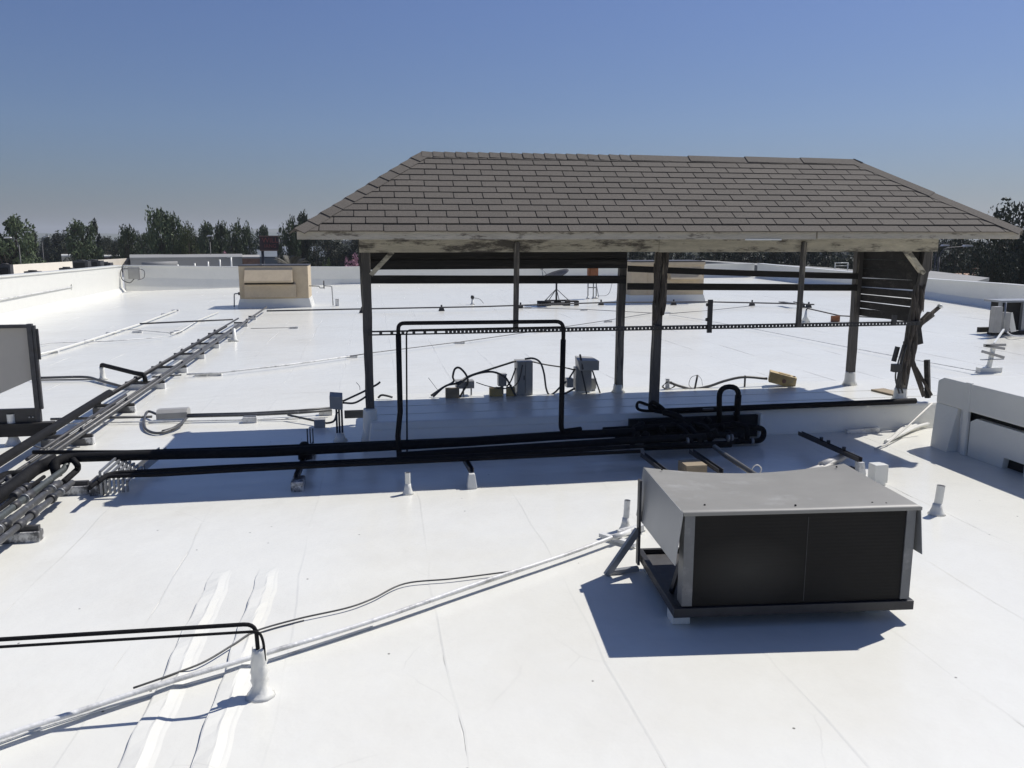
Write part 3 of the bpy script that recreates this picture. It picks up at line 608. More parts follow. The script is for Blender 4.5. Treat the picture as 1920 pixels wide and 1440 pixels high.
# electrical gear along the back of the platform
yb = 10.93
def legged(px0, px1, py0, py1, yy): a = A(px0, py1, yy); b = A(px1, py0, yy); return a.x, b.x, a.z, b.z
x0, x1, z0, z1 = legged(967, 996, 675, 745, yb)
t = thing('tall_cabinet', ((x0 + x1) / 2, yb, PZ), 'tall narrow grey electrical cabinet standing upright under the shelter', 'electrical box')
MB().box(x0, x1, yb - .12, yb + .12, PZ, z1).build('housing', 'gbox', t, 0.004)
MB().box((x0 + x1) / 2 + .005, x1 - .004, yb - .134, yb - .119, PZ + .02, z1 - .02).build('side_cover', 'gbox', t); MB().box(x0 + .004, (x0 + x1) / 2 - .003, yb - .130, yb - .119, PZ + .02, z1 - .02).build('door', 'gbox', t)
MB().box((x0 + x1) / 2 - .022, (x0 + x1) / 2 - .010, yb - .138, yb - .1305, .52, .58).build('latch', 'darksteel', t)
x0, x1, z0, z1 = legged(1077, 1107, 685, 735, yb)
t = thing('disconnect_box', ((x0 + x1) / 2, yb, PZ), 'grey disconnect box with projecting hood, propped on two struts', 'electrical box')
MB().box(x0, x1, yb - .08, yb + .08, z0 + .02, z1 - .02).build('housing', 'gbox', t, 0.004)
q = A(1120, 672, yb - .1); q0 = A(1092, 693, yb - .1)
MB().hexa([(x0 + .03, yb - .2, q0.z), (q.x, yb - .2, q0.z), (q.x, yb + .08, q0.z), (x0 + .03, yb + .08, q0.z)], [(x0 - .01, yb - .2, q.z - .01), (q.x, yb - .2, q.z - .02), (q.x - .03, yb + .08, q.z), (x0 + .02, yb + .08, q.z + .02)]).build('hood', 'gbox', t, 0.004)
MB().bar((x0 + .05, yb - .14, z1), (x0 + .13, yb - .16, PZ), .02, .02).build('strut', 'darksteel', t); MB().bar((x1 - .0, yb - .1, z1 - .05), (x1 + .11, yb - .12, PZ), .02, .02).build('strut', 'darksteel', t)
MB().bar((x0 + .03, yb - .16, q.z + .07), (x0 + .06, yb - .21, q.z - .13), .018, .02).build('handle', 'darksteel', t)
a = A(1060, 715, yb); MB().box(a.x - .0, a.x + .09, yb - .1, yb + .02, a.z - .07, a.z + .05).build('outlet_box', 'gbox', t)
a = A(1114, 716, yb); MB().box(a.x - .03, a.x + .04, yb + .03, yb + .1, a.z - .1, a.z + .04).build('outlet_box', 'gbox', t); MB().box(a.x - .015, a.x + .03, yb + .04, yb + .09, PZ, a.z - .1).build('leg', 'steel', t)
a = A(870, 720, yb)
t = thing('outlet_box', (a.x, yb, PZ), 'low pale grey box on thin legs where the hoses loop', 'electrical box')
MB().box(a.x - .11, a.x + .13, yb - .08, yb + .1, a.z - .05, a.z + .05).build('housing', 'gbox', t, 0.004)
for dx in (-.02, .085): MB().box(a.x + dx, a.x + dx + .02, yb - .02, yb, PZ, a.z - .05).build('leg', 'steel', t)
a = A(846, 733, yb - .08)
tag(MB().box(a.x - .08, a.x + .1, yb - .17, yb - .09, PZ, PZ + .13).build('wooden_block', 'lumber', bevel=.004), 'brown wooden block under the looped hoses', 'block')
a = A(941, 716, yb)
t = thing('meter_box', (a.x, yb, PZ), 'small square grey box raised above two yellow blocks', 'electrical box')
MB().box(a.x - .055, a.x + .055, yb - .06, yb + .06, a.z - .05, a.z + .1).build('housing', 'gbox', t, 0.004); MB().box(a.x - .062, a.x + .062, yb - .066, yb + .066, a.z + .1, a.z + .112).build('lid', 'gbox', t)
MB().box(a.x - .02, a.x + .02, yb - .02, yb + .02, PZ, a.z - .05).build('leg', 'steel', t)
for dx, w, lb in ((-.1, .17, 'yellow block at the left foot of the small square box'), (.10, .11, 'orange wooden block at the right foot of the small square box')):
    tag(MB().box(a.x + dx - w / 2 + .0, a.x + dx + w / 2, yb - .16, yb - .07, PZ, PZ + .115).build('wooden_block', 'yellow', bevel=.004), lb, 'block')
# flexible conduits and hoses
def hose(pts, r, label, m='flex', name='flexible_conduit'): return tag(MB().tube(spline(pts), r, 8).build(name, m), label, 'cable')
def AB(l, yy): return [A(px, py, yy) for px, py in l]
hose(AB([(808, 742), (830, 727), (850, 716)], yb - .06) + AB([(849, 706), (853, 692), (862, 690), (874, 703), (877, 718), (868, 734), (862, 745)], yb - .1), 0.014, 'black hose looping up in a hoop at the left of the boxes')
hose(AB([(812, 744), (835, 724), (858, 718)], yb - .14) + AB([(880, 705), (920, 692), (967, 677)], yb), 0.014, 'black hose rising in a long slope to the tall cabinet top')
hose(AB([(858, 722), (885, 704), (920, 697), (945, 706), (957, 723), (968, 745)], yb - .16), 0.014, 'black hose arching low in front of the tall cabinet')
hose(AB([(984, 673), (1000, 672), (1013, 680), (1020, 700), (1024, 728), (1030, 740), (1040, 736), (1050, 726), (1062, 715)], yb - .12), 0.013, 'grey hose dropping from the tall cabinet to the small outlet box', 'conduit')
hose(AB([(997, 678), (1025, 684), (1058, 689), (1078, 694)], yb + .02), 0.010, 'thin conduit stretched between the tall cabinet and disconnect box', 'conduit')
hose(AB([(967, 690), (958, 714), (950, 725)], yb - .03), 0.010, 'short dark cable from the cabinet side down to the small square box')
hose(AB([(980, 684), (972, 715), (955, 728), (930, 726)], yb - .15), 0.007, 'thin black cable hanging across the tall cabinet face')
hose(AB([(893, 717), (915, 724), (945, 729), (960, 722)], yb - .18), 0.006, 'thin frayed pale wire lying before the small square box', 'conduit')
hose(AB([(1078, 692), (1068, 708), (1062, 716)], yb - .05), 0.012, 'short dark conduit at the left side of the disconnect box')
hose(AB([(1045, 748), (1060, 738), (1078, 728)], yb - .12), 0.014, 'short black hose on the platform below the disconnect box')
hose(AB([(803, 708), (812, 720), (822, 733)], yb), 0.003, 'stiff stray wire poking up left of the looped hoses')
hose(AB([(709, 746), (715, 741), (725, 742), (736, 745)], yb - .1), 0.014, 'black hose end lying at the left end of the platform')
hose(AB([(1253, 716), (1275, 724), (1300, 729), (1330, 724), (1360, 714), (1395, 707), (1438, 710)], yb), 0.019, 'long grey flexible conduit curving to the yellow box', 'conduit')
t = thing('conduit_stub', A(1252, 728, yb), 'short coated stub with wire loops near the middle post', 'conduit')
a = A(1251, 734, yb); MB().lathe((a.x, yb, PZ), [(.05, 0), (.03, .03), (.028, .13), (.035, .15)], 10).build('stub', 'coatd', t)
for k in range(3): MB().tube(spline([(a.x - .03 + .02 * k, yb - .05, PZ + .12), (a.x - .08 - .01 * k, yb - .06, PZ + .05), (a.x - .02, yb - .06, PZ + .01), (a.x + .07 + .01 * k, yb - .06, PZ + .05), (a.x + .03, yb - .05, PZ + .12)]), 0.004, 5).build('wire_loop', 'flex', t)
t = thing('wire_post', A(1303, 732, yb), 'thin leaning stake with loose wires beside the conduit', 'conduit')
a = A(1301, 736, yb); b = A(1308, 703, yb); MB().tube([(a.x, yb - .03, PZ), b], .014, 8).build('stake', 'flex', t)
MB().tube(spline([b, b + V((-.1, -.02, -.03)), b + V((-.13, -.02, -.13)), b + V((-.08, -.02, -.19))]), .004, 5).build('wire_loop', 'conduit', t)
MB().tube(spline([b, b + V((.05, -.02, -.06)), b + V((.07, -.02, -.15))]), .003, 5).build('wire_loop', 'conduit', t)
a = A(1396, 728, yb); tag(MB().tube([(a.x, yb, PZ), (a.x, yb, PZ + .16)], .014, 8).build('conduit_support', 'darksteel'), 'short dark stub holding up the conduit near the yellow box', 'conduit')
# tilted yellow box
a = A(1467, 711, yb)
t = thing('yellow_box', (a.x, yb, PZ), 'weathered yellow electrical box lying tilted at the end of the conduit', 'electrical box')
ca = a; X = V((.205, 0, -.055)); Y2 = V((.04, .09, 0)); Z2 = V((.01, 0, .075))
MB().hexa([ca - X - Y2 - Z2, ca + X - Y2 - Z2, ca + X + Y2 - Z2, ca - X + Y2 - Z2], [ca - X - Y2 + Z2, ca + X - Y2 + Z2, ca + X + Y2 + Z2, ca - X + Y2 + Z2]).build('housing', 'yellow', t, 0.004)
cz = ca + Z2 * 1.03 + X * .1; MB().hexa([cz - X * .45 - Y2 * .5, cz + X * .45 - Y2 * .5, cz + X * .45 + Y2 * .5, cz - X * .45 + Y2 * .5], [cz - X * .42 - Y2 * .45 + Z2 * .12, cz + X * .42 - Y2 * .45 + Z2 * .12, cz + X * .42 + Y2 * .45 + Z2 * .12, cz - X * .42 + Y2 * .45 + Z2 * .12]).build('cover_plate', 'yellow', t)
kq = ca + X * .8 + Z2 * 1.04; MB().lathe(kq, [(.022, -.01), (.022, .004)], 10).build('knockout', 'dark', t)
kq = ca + X * .1 - Y2 * 1.02 - Z2 * .1; MB().tube([kq, kq + V((-.001, -.008, 0))], .03, 10).build('knockout', 'brick', t)
a = G(1660, 740, PZ)
tag(MB().hexa([G(1633, 733, PZ), G(1683, 745, PZ), G(1684, 738, PZ) + V((0, .06, 0)), G(1657, 731, PZ)], [G(1633, 733, PZ) + V((0, 0, .025)), G(1683, 745, PZ) + V((0, 0, .025)), G(1684, 738, PZ) + V((0, .06, .025)), G(1657, 731, PZ) + V((0, 0, .025))]).build('loose_board', 'lumber'), 'loose scrap of plywood lying on the sunlit end of the platform', 'board')
# left end of the platform: switch box on conduits, lumber, loose conduits
a = A(630, 752, 9.9)
t = thing('switch_box', (a.x, 9.9, 0), 'grey upright switch box on three conduits left of the shelter', 'electrical box')
MB().hexa([(a.x - .072, 9.84, a.z - .08), (a.x + .075, 9.84, a.z - .1), (a.x + .075, 9.98, a.z - .1), (a.x - .072, 9.98, a.z - .08)], [(a.x - .072, 9.84, a.z + .07), (a.x + .075, 9.84, a.z + .055), (a.x + .075, 9.98, a.z + .085), (a.x - .072, 9.98, a.z + .1)]).build('housing', 'gbox', t, 0.004)
for dx in (.0, .03, .062): MB().tube([(a.x + dx, 9.9, 0), (a.x + dx, 9.9, a.z - .08)], .012, 8).build('conduit_leg', 'darksteel', t)
MB().lathe((a.x + .035, 9.9, 0), [(.09, 0), (.055, .05), (.045, .1)], 10).build('flashing', 'coat', t)
tag(MB().box(a.x + .09, -.10, 9.95, 10.0, .26, .35).build('lumber_rail', 'lumber'), 'short weathered board fixed between switch box and left post', 'board')
hose([(a.x + .08, 9.88, a.z), (a.x + .3, 9.86, a.z + .1), A(705, 722, 9.8), A(713, 716, 9.8)], 0.012, 'dark cable from the switch box passing behind the left post')
hose([(a.x + .08, 9.88, a.z - .02), (a.x + .22, 9.86, a.z - .02), (a.x + .36, 9.86, a.z + .06), A(686, 735, 9.85)], 0.012, 'sagging dark cable between the switch box and left post')
hose(AB([(668, 717), (674, 724), (675, 731)], 9.9), 0.003, 'thin stray wire standing beside the left post')
a = G(600, 800); tag(MB().box(a.x - .07, a.x + .07, a.y - .06, a.y + .06, 0, .1).build('small_box', 'gbox', bevel=.004), 'small dark square box on the roof in the shelter shadow edge', 'electrical box')
def S(px, py, s):                     # point in the upright plane x = s
    d = ray(px, py); t = s / d.x; return V((s, d.y * t, H + d.z * t))
# ================================================================== CONDENSER IN THE FOREGROUND
t = thing('condenser_unit', (1.83, 4.59, 0.09), 'grey rooftop condenser with black coil face and sagging metal top', 'condenser'); ORG[t.name] = V((0, 0, 0)); t.rotation_euler = (0, 0, math.radians(-5))
W, D, TOP = 1.46, 1.0, 0.67
def top_sheet():
    mb = MB(); nx, ny = 24, 14
    for j in range(ny + 1):
        for i in range(nx + 1):
            u, v = i / nx, j / ny
            z = TOP - 0.055 * (4 * u * (1 - u)) * v ** 1.6 - 0.012 * math.exp(-((u - .45) ** 2 + (v - .5) ** 2) * 9) + 0.0025 * math.sin(u * 9) * math.sin(v * 7) + 0.006 * u * (1 - v)
            mb.v.append(V((-0.012 + (W + 0.03) * u, -0.02 + (D + .02) * v - 0.02 * u, z)))
    n = nx + 1
    for j in range(ny):
        for i in range(nx): o = j * n + i; mb.f.append((o, o + 1, o + n + 1, o + n)); mb.sm.append(True)
    q = len(mb.v)
    for i in range(nx + 1): mb.v.append(mb.v[i] - V((0, -0.001, 0.02)))
    for i in range(nx): mb.f.append((i, q + i, q + i + 1, i + 1)); mb.sm.append(False)
    q = len(mb.v)
    for i in range(nx + 1): mb.v.append(mb.v[ny * n + i] - V((0, 0, 0.02)))
    for i in range(nx): mb.f.append((ny * n + i, ny * n + i + 1, q + i + 1, q + i)); mb.sm.append(False)
    me = mb.mesh('top_sheet', 'unit'); o = bpy.data.objects.new('top_sheet', me); COL.objects.link(o); o.parent = t; ORG[o.name] = V((0, 0, 0)); return o
tp = top_sheet()
for x, yy in ((.16, .12), (.72, .07), (1.22, .08), (1.30, .06), (.10, .93), (1.38, .9)): MB().lathe((x, yy, TOP - .003), [(.007, 0), (.007, .008), (.003, .011)], 8).build('screw', 'dark', tp)
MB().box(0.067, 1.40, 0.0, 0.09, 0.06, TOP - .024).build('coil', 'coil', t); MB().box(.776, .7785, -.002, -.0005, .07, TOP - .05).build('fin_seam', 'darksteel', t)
MB().box(0.0, 0.065, -0.006, 0.10, 0.062, TOP - .022).build('corner_panel', 'unitshade', t, 0.003); MB().box(1.402, 1.462, -0.008, 0.10, 0.062, TOP - .018).build('corner_panel', 'unitshade', t, 0.003)
MB().hexa([(-.055, -.015, .335), (-.051, -.015, .335), (-.051, D + .03, .30), (-.055, D + .03, .30)], [(-.016, -.015, TOP - .002), (-.012, -.015, TOP - .002), (-.012, D + .01, TOP - .002), (-.016, D + .01, TOP - .002)]).build('side_wing', 'unitside', t)
MB().hexa([(1.50, -.04, .37), (1.504, -.04, .37), (1.504, D, .33), (1.50, D, .33)], [(1.472, -.03, TOP), (1.476, -.03, TOP), (1.476, D, TOP - .002), (1.472, D, TOP - .002)]).build('side_wing', 'unitside', t)
for x in (-.075, 1.45): MB().box(x, x + .05 if x > 0 else x + .017, .86, .92, -.02, TOP - .06).build('corner_post', 'darksteel', t)
fr = MB(); fr.box(-.05, W + .03, -.02, .03, -.005, .055).box(-.05, -.01, .031, D - .03, -.005, .055).box(W - .01, W + .03, .031, D - .03, -.005, .055).box(-.05, W + .03, D - .029, D, -.005, .055)
fr.build('base_frame', 'blackm', t, 0.003)
MB().box(-.008, W - .012, .032, D - .031, .012, .02).build('base_pan', 'darksteel', t)
MB().box(.25, W - .25, .35, .85, .0205, .05).build('inner_plate', 'darksteel', t)
MB().bar((.02, .30, .02), (.05, .22, .26), .02, .03).build('inner_strut', 'darksteel', t)
MB().lathe((.75, .5, .05), [(.15, 0), (.16, .03), (.16, .3), (.1, .36)], 16).build('compressor', 'blackm', t)
MB().bar((-.07, .89, .24), (-.30, .86, -.088), .035, .045).build('brace', 'unitside', t); MB().bar((-.29, .88, -.075), (-.06, .90, -.06), .04, .03).build('brace_foot', 'unitside', t)
for x, yy in ((.0, .12), (1.3, .2), (.03, .9), (1.3, .9)): MB().box(x - .04, x + .08, yy - .06, yy + .06, -.089, -.006).build('foot_block', 'coat', t, 0.01)
# ================================================================== WHITE DUCT HOUSING AT THE RIGHT EDGE
t = thing('duct_housing', (6.9, 6.4, 0), 'large white coated duct housing with dark slot at the right edge', 'duct')
SX = 6.47
MB().hexa([(SX + .10, 3.4, 0), (8.4, 3.4, 0), (8.4, 8.4, 0), (SX + .10, 8.4, 0)], [(SX + .10, 3.4, .70), (8.4, 3.4, .70), (8.4, 8.4, .70), (SX + .10, 8.4, .70)]).build('core', 'dark', t)
MB().prism([(SX, 3.3, .50), (SX, 8.60, .50), (SX, 8.60, .76), (SX, 8.50, .81), (SX, 3.3, .81)], (2.0, 0, 0)).build('upper_band', 'coat', t, 0.015)
MB().hexa([(SX - .10, 8.225, 0), (8.45, 8.225, 0), (8.45, 8.5, 0), (SX - .10, 8.5, 0)], [(SX + .003, 8.225, .499), (8.45, 8.225, .499), (8.45, 8.597, .499), (SX + .003, 8.597, .499)]).build('end_panel', 'coat', t)
MB().box(SX + .035, SX + .09, 8.13, 8.22, 0, .497).build('recess', 'coatd', t)
MB().box(SX - .012, SX + .03, 8.05, 8.125, 0, .82).build('cover_strip', 'coat', t, 0.008)
MB().prism([(SX + .02, 3.3, .12), (SX + .02, 7.5, .12), (SX + .02, 7.52, 0), (SX + .02, 8.04, 0), (SX + .02, 8.04, .39), (SX + .02, 7.95, .44), (SX + .02, 3.3, .44)], (.075, 0, 0)).build('lower_panel', 'coat', t, 0.006)
for yy in (7.15, 6.0): MB().box(SX + .022, SX + .08, yy, yy + .07, 0, .119).build('leg', 'coat', t)
# ================================================================== AIR HANDLER CUT BY THE LEFT EDGE
py_ = 10.4
pa, pb = A(63, 607, py_), A(75, 790, py_)
t = thing('air_handler', (pa.x - .8, py_ + .3, 0), 'tan sheet metal air handler on a black frame at the left edge', 'air handler')
bz = pb.z
MB().box(pb.x - .035, pb.x + .02, py_ - .03, py_ + .03, bz, pa.z).build('corner_post', 'darksteel', t, 0.003); MB().box(pb.x + .022, pb.x + .05, py_ - .02, py_ + .02, bz + .15, pa.z - .02).build('corner_angle', 'darksteel', t)
MB().box(pb.x + .055, pb.x + .075, py_, py_ + .02, pa.z - .42, pa.z - .06).build('side_strip', 'darksteel', t)
q0, q1 = A(57, 713, py_ + .04), A(0, 738, py_ + .04)
xl = pb.x - 1.9; zl = q1.z + (q1.z - q0.z) / (q1.x - q0.x) * (xl - q1.x)
MB().prism([(xl, py_ + .035, zl), (q0.x, py_ + .035, q0.z), (pb.x - .037, py_ + .035, q0.z + .01), (pb.x - .037, py_ + .035, pa.z - .05), (xl, py_ + .035, pa.z - .05)], (0, .03, 0)).build('side_panel', 'tan', t)
MB().box(xl, pb.x - .036, py_ - .01, py_ + .06, pa.z - .048, pa.z - .01).build('top_rim', 'darksteel', t)
MB().box(xl, pb.x - .037, py_ - .02, py_ + .03, bz + .0, bz + .16).build('base_rail', 'blackm', t)
for x, z in ((-.1, .06), (-.06, .06)): MB().tube([(pb.x + x, py_ - .02, bz + z), (pb.x + x, py_ - .035, bz + z)], .008, 8).build('bolt', 'steel', t)
tag(MB().box(xl - .2, pb.x + .16, py_ - .08, py_ + .03, bz - .16, bz - .004).build('timber_beam', 'slat', bevel=.006), 'dark timber beam carrying the air handler at the left edge', 'beam')
MB().box(pb.x - .06, pb.x + .0, py_ - .05, py_ + .01, 0, bz - .161).build('leg', 'coat', t)
MB().box(xl + .1, xl + .16, py_ - .05, py_ + .01, 0, bz - .161).build('leg', 'coat', t)
# ================================================================== PIPE RACK
sup = [(25.4, 'farthest rack support, beside the long gas pipe', -3.62, -3.40), (23.57, 'second farthest rack support, below the beige housing', -3.75, -3.38), (20.95, 'rack support third from the far end', -3.95, -3.35), (19.0, 'rack support fourth from the far end', -3.95, -3.35),
       (17.35, 'rack support fifth from the far end', -3.95, -3.35), (15.6, 'rack support sixth from the far end, just beyond the black elbow', -3.95, -3.33), (13.96, 'rack support near the black elbow and white stub', -3.95, -3.33), (12.08, 'rack support left of the grey junction box', -3.85, -3.30),
       (10.22, 'rack support just behind the thick crossing pipe', -3.85, -3.28), (8.18, 'wide peeling rack support just in front of the thick crossing pipe', -3.62, -2.70), (6.92, 'nearest rack support at the left edge, patchy white block', -3.6, -2.68)]
for p, lb, xa, xb in sup:
    t = thing('rack_support', ((xa + xb) / 2, p, 0), lb, 'pipe support', 'blocks and struts under the pipe rack')
    n = 6; mb = MB(); w = .055
    for k in range(n):
        a = xa + (xb - xa) * k / n; b = xa + (xb - xa) * (k + 1) / n; 
    mb.box(xa, xb, p - w, p + w, -.004, .085)
    mb.build('block', 'coatb' if p < 13 else 'coatd', t, 0.012)
    MB().box(xa + .01, xb - .01, p - .022, p + .022, .086, .125).build('strut', 'darksteel', t)
    if p < 26:
        for s in (-3.78, -3.40): 
            if xa < s < xb: MB().lathe((s, p, .125), [(.035, 0), (.035, .05), (.02, .085)], 8).build('pipe_clamp', 'darksteel', t)
t = thing('rack_block', (-2.62, 8.15, 0), 'separate small peeling block at the end of the wide rack support', 'pipe support')
MB().box(-2.68, -2.55, 8.08, 8.24, -.004, .10).build('block', 'coatb', t, .012); MB().box(-2.67, -2.56, 8.06, 8.30, .101, .14).build('strut', 'darksteel', t)
def rp(lb, s0, p0, s1, p1, r, m, z=.165, extra=None, name='rack_pipe'):
    pts = [(s0, p0, z), ((s0 + s1) / 2, (p0 + p1) / 2, z + jit(.004)), (s1, p1, z)]
    if extra: pts += extra
    return pipe(name, pts, r, m, lb, 'pipe', 'pipes running along the rack', round_=.08, n=8)
rp('left pipe of the far rack, dark and slim', -3.80, 12.3, -3.72, 24.2, .022, 'darksteel')
rp('second slim dark pipe of the far rack, close beside the left pipe', -3.74, 12.4, -3.67, 22.0, .014, 'black')
rp('right pipe of the rack, weathered grey, running to the long gas pipe', -3.36, 7.9, -3.40, 28.0, .027, 'conduit')
rp('slim conduit running close beside the right grey rack pipe', -3.45, 8.0, -3.46, 22.5, .018, 'conduit')
rp('thick black insulated pipe along the left side of the near rack', -3.66, 3.0, -3.78, 12.6, .052, 'black', .19)
rp('dark pipe between the thick black pipe and the grey ones', -3.55, 9.0, -3.56, 12.6, .02, 'darksteel', .15)
rp('black pipe turning off the thick crossing pipe towards the near left', -3.52, 3.0, -3.52, 8.2, .042, 'black', .16, [(-3.50, 8.36, .17), (-3.3, 8.38, .16)])
rp('very thick black pipe in the middle of the near rack', -3.27, 3.0, -3.27, 8.0, .062, 'black', .17, [(-3.27, 8.42, .19), (-3.1, 8.55, .25)])
rp('greenish pipe right of the very thick black one, nearest rack', -3.05, 3.0, -3.03, 7.7, .03, 'greenpipe', .165, [(-3.02, 8.5, .165), (-3.02, 8.62, .24)])
rp('grey pipe with bright clamps, second from the right edge of the near rack', -2.93, 3.0, -2.90, 8.0, .032, 'conduit', .165)
rp('dark grey pipe, rightmost of the near rack', -2.82, 3.0, -2.79, 8.0, .026, 'conduit', .165)
rp('slim black pipe hidden low among the near rack pipes', -3.15, 3.0, -3.14, 8.3, .018, 'black', .15)
for s, p, r, lb in ((-3.03, 7.55, .04, 'pale coupling on the greenish rack pipe'), (-2.90, 7.8, .042, 'dark coupling on the clamped grey pipe'), (-2.79, 7.7, .036, 'coupling on the rightmost near rack pipe'), (-3.02, 6.6, .038, 'clamp on the greenish pipe near the left edge'), (-2.92, 6.75, .04, 'clamp on the grey pipe near the left edge')):
    t = thing('pipe_coupling', (s, p, .165), lb, 'pipe fitting'); MB().tube([(s, p, .165), (s, p + .14, .165)], r, 10).build('sleeve', 'darksteel', t); MB().tube([(s, p - .02, .165), (s, p - .001, .165)], r * 1.12, 10).build('band', 'steel', t)
pipe('cross_pipe', [G(262, 607, .12), G(372, 602, .12), G(437, 599, .13)], .022, 'darksteel', 'thin dark pipe crossing from the white conduit to the rack far end')
pipe('cable_strand', [G(60, 835, .25), G(80, 841, .2), G(105, 843, .15), G(150, 838, .14)], .006, 'flex', 'thin wire trailing from the thick black rack pipe', 'cable')
for k_ in range(14):
    s_ = random.choice((-3.03, -2.91, -2.80, -3.15)); p_ = random.uniform(6.0, 7.95)
    if k_ == 0: ft = thing('pipe_fittings', (-2.95, 7.0, .165), 'scattered dark couplings and clips on the near rack pipes', 'pipe fitting')
    MB().tube([(s_, p_, .165), (s_ + .002, p_ + random.uniform(.03, .12), .165)], random.uniform(.034, .044), 9).build('coupling', 'blackm' if k_ % 2 else 'darksteel', ft)
# long supports under the crossing pipe runs: channel on a coated block
def cross_support(px0, py0, px1, py1, z, lb, blk=True):
    a = G(px0, py0, z); b = G(px1, py1, z)
    t = thing('strut_support', ((a.x + b.x) / 2, (a.y + b.y) / 2, 0), lb, 'pipe support')
    d = (b - a).normalized(); s = V((-d.y, d.x, 0)) * .022
    MB().bar(a + s, b + s, .006, .045).build('channel_side', 'darksteel', t); MB().bar(a - s, b - s, .006, .045).build('channel_side', 'darksteel', t); MB().bar(a - V((0, 0, .02)), b - V((0, 0, .02)), .038, .005).build('channel_web', 'darksteel', t)
    return t, a, b
t, a, b = cross_support(556, 893, 582, 832, .13, 'dark strut channel on a white block under the pipe runs')
MB().box(a.x - .05, a.x + .07, a.y - .1, a.y + .15, -.004, .10).build('block', 'coatb', t, .015); MB().box(b.x - .06, b.x + .06, b.y - .2, b.y, -.004, .10).build('block', 'coatb', t, .01)
for k in range(3): MB().tube([(b.x - .03 + .03 * k, b.y + .02, .13), (b.x - .03 + .03 * k, b.y + .02, .30)], .007, 6).build('rod', 'blackm', t)
MB().lathe((a.x + .03, (a.y + b.y) / 2, .13), [(.07, 0), (.07, .14), (.03, .18)], 9).build('clamp', 'black', t)
t, a, b = cross_support(884, 882, 870, 858, .17, 'short pale strut stand below the pipe runs, centre')
c = V((a.x + .0, a.y - .02, 0)); MB().hexa([c + V((-.05, -.05, 0)), c + V((.05, -.05, 0)), c + V((.05, .05, 0)), c + V((-.05, .05, 0))], [c + V((-.03, -.02, .145)), c + V((.03, -.02, .145)), c + V((.03, .03, .145)), c + V((-.03, .03, .145))]).build('foot', 'coat', t, .01)
t, a, b = cross_support(1258, 893, 1205, 852, .14, 'pale strut angled behind the condenser top left corner')
t, a, b = cross_support(1352, 884, 1296, 846, .14, 'strut on a narrow white foot behind the condenser')
c = V((a.x, a.y, 0)); MB().lathe(c, [(.07, 0), (.03, .03), (.028, .12)], 8).build('foot', 'coat', t)
t, a, b = cross_support(1613, 862, 1500, 812, .16, 'long dark strut with pale hooked end right of the condenser')
MB().hexa([(a.x - .03, a.y - .05, 0), (a.x + .05, a.y - .05, 0), (a.x + .05, a.y + .07, 0), (a.x - .03, a.y + .07, 0)], [(a.x - .025, a.y - .03, .138), (a.x + .035, a.y - .03, .138), (a.x + .035, a.y + .05, .138), (a.x - .025, a.y + .05, .138)]).build('foot', 'coatd', t, .008)
pts = []
for k in (.25, .5, .62): q = a.lerp(b, k); MB().tube([q + V((0, 0, .02)), q + V((0, 0, .06))], .02, 8).build('clip', 'blackm', t)
pipe('insulated_stub', [G(1340, 838, .2), G(1362, 855, .2), G(1420, 893, .17), G(1440, 905, .15)], .028, 'conduit', 'pale pipe running from the manifold towards the condenser back', round_=.05)
# bracket comb of nested angles beside the rack
t = thing('bracket_stack', (-2.45, 8.4, 0), 'stack of nested metal angle brackets standing at the crossing pipes', 'bracket')
for k in range(7):
    x = -2.56 + .036 * k
    MB().bar((x, 8.05 + .01 * k, .02), (x, 8.05 + .01 * k, .24 - .02 * k), .018, .020).build('bracket', 'steel', t)
    MB().bar((x, 8.05 + .01 * k, .24 - .02 * k), (x + .0, 8.62, .24 - .02 * k), .018, .020).build('bracket', 'steel', t)
    MB().bar((x, 8.63, .245 - .02 * k), (x, 8.63, .02), .018, .020).build('bracket', 'steel', t)
for dx in (0, .07): MB().bar((-2.4 + dx, 8.66, .10), (-2.32 + dx, 9.25, .13), .012, .07).build('plate', 'steel', t)
# ================================================================== LOOSE ROOF GEAR, NEAR
def vent(px, py, h, r, lb, lean=0.0, m='coat'):
    c = G(px, py); t = thing('vent_pipe', c, lb, 'vent pipe', 'white coated vent pipes')
    MB().lathe(c, [(r * 2.3, -.003), (r * 1.75, .02), (r * 1.3, .06), (r * 1.12, .10)], 14).build('flashing', 'coat', t)
    MB().tube([c + V((0, 0, .06)), c + V((lean * .5, 0, h * .5)), c + V((lean, 0, h))], r, 14, False).build('pipe', m, t)
    MB().lathe(c + V((lean, 0, h - .012)), [(r * .98, 0), (r * .98, .006)], 14).build('opening', 'darksteel', t)
    return t
vent(765, 926, .21, .026, 'white vent pipe standing at the front edge of the shelter shadow')
vent(1173, 992, .25, .026, 'grey white vent pipe left of the condenser behind the diagonal pipe', .01, 'coatd')
vent(1756, 964, .26, .034, 'thick white vent pipe between the condenser and duct housing', .02)
vent(26, 832, .36, .045, 'white vent pipe beneath the air handler at the left edge', 0)
c = G(1646, 910); t = thing('square_vent', c, 'short square white vent box right behind the condenser', 'vent')
MB().box(c.x - .055, c.x + .07, c.y - .02, c.y + .10, 0, .21).build('body', 'coat', t, .01); MB().box(c.x + .075, c.x + .10, c.y - .0, c.y + .09, .02, .20).build('side_plate', 'coat', t)
c = G(1306, 900); tag(MB().box(c.x - .11, c.x + .11, c.y, c.y + .24, 0, .15).build('wooden_block', 'lumber', bevel=.006), 'beige painted wooden block standing behind the condenser', 'block')
c = G(1595, 888); tag(MB().box(c.x - .04, c.x + .03, c.y - .02, c.y + .04, 0, .07).build('small_bracket', 'darksteel'), 'tiny dark bracket peeping over the right edge of the condenser', 'bracket')
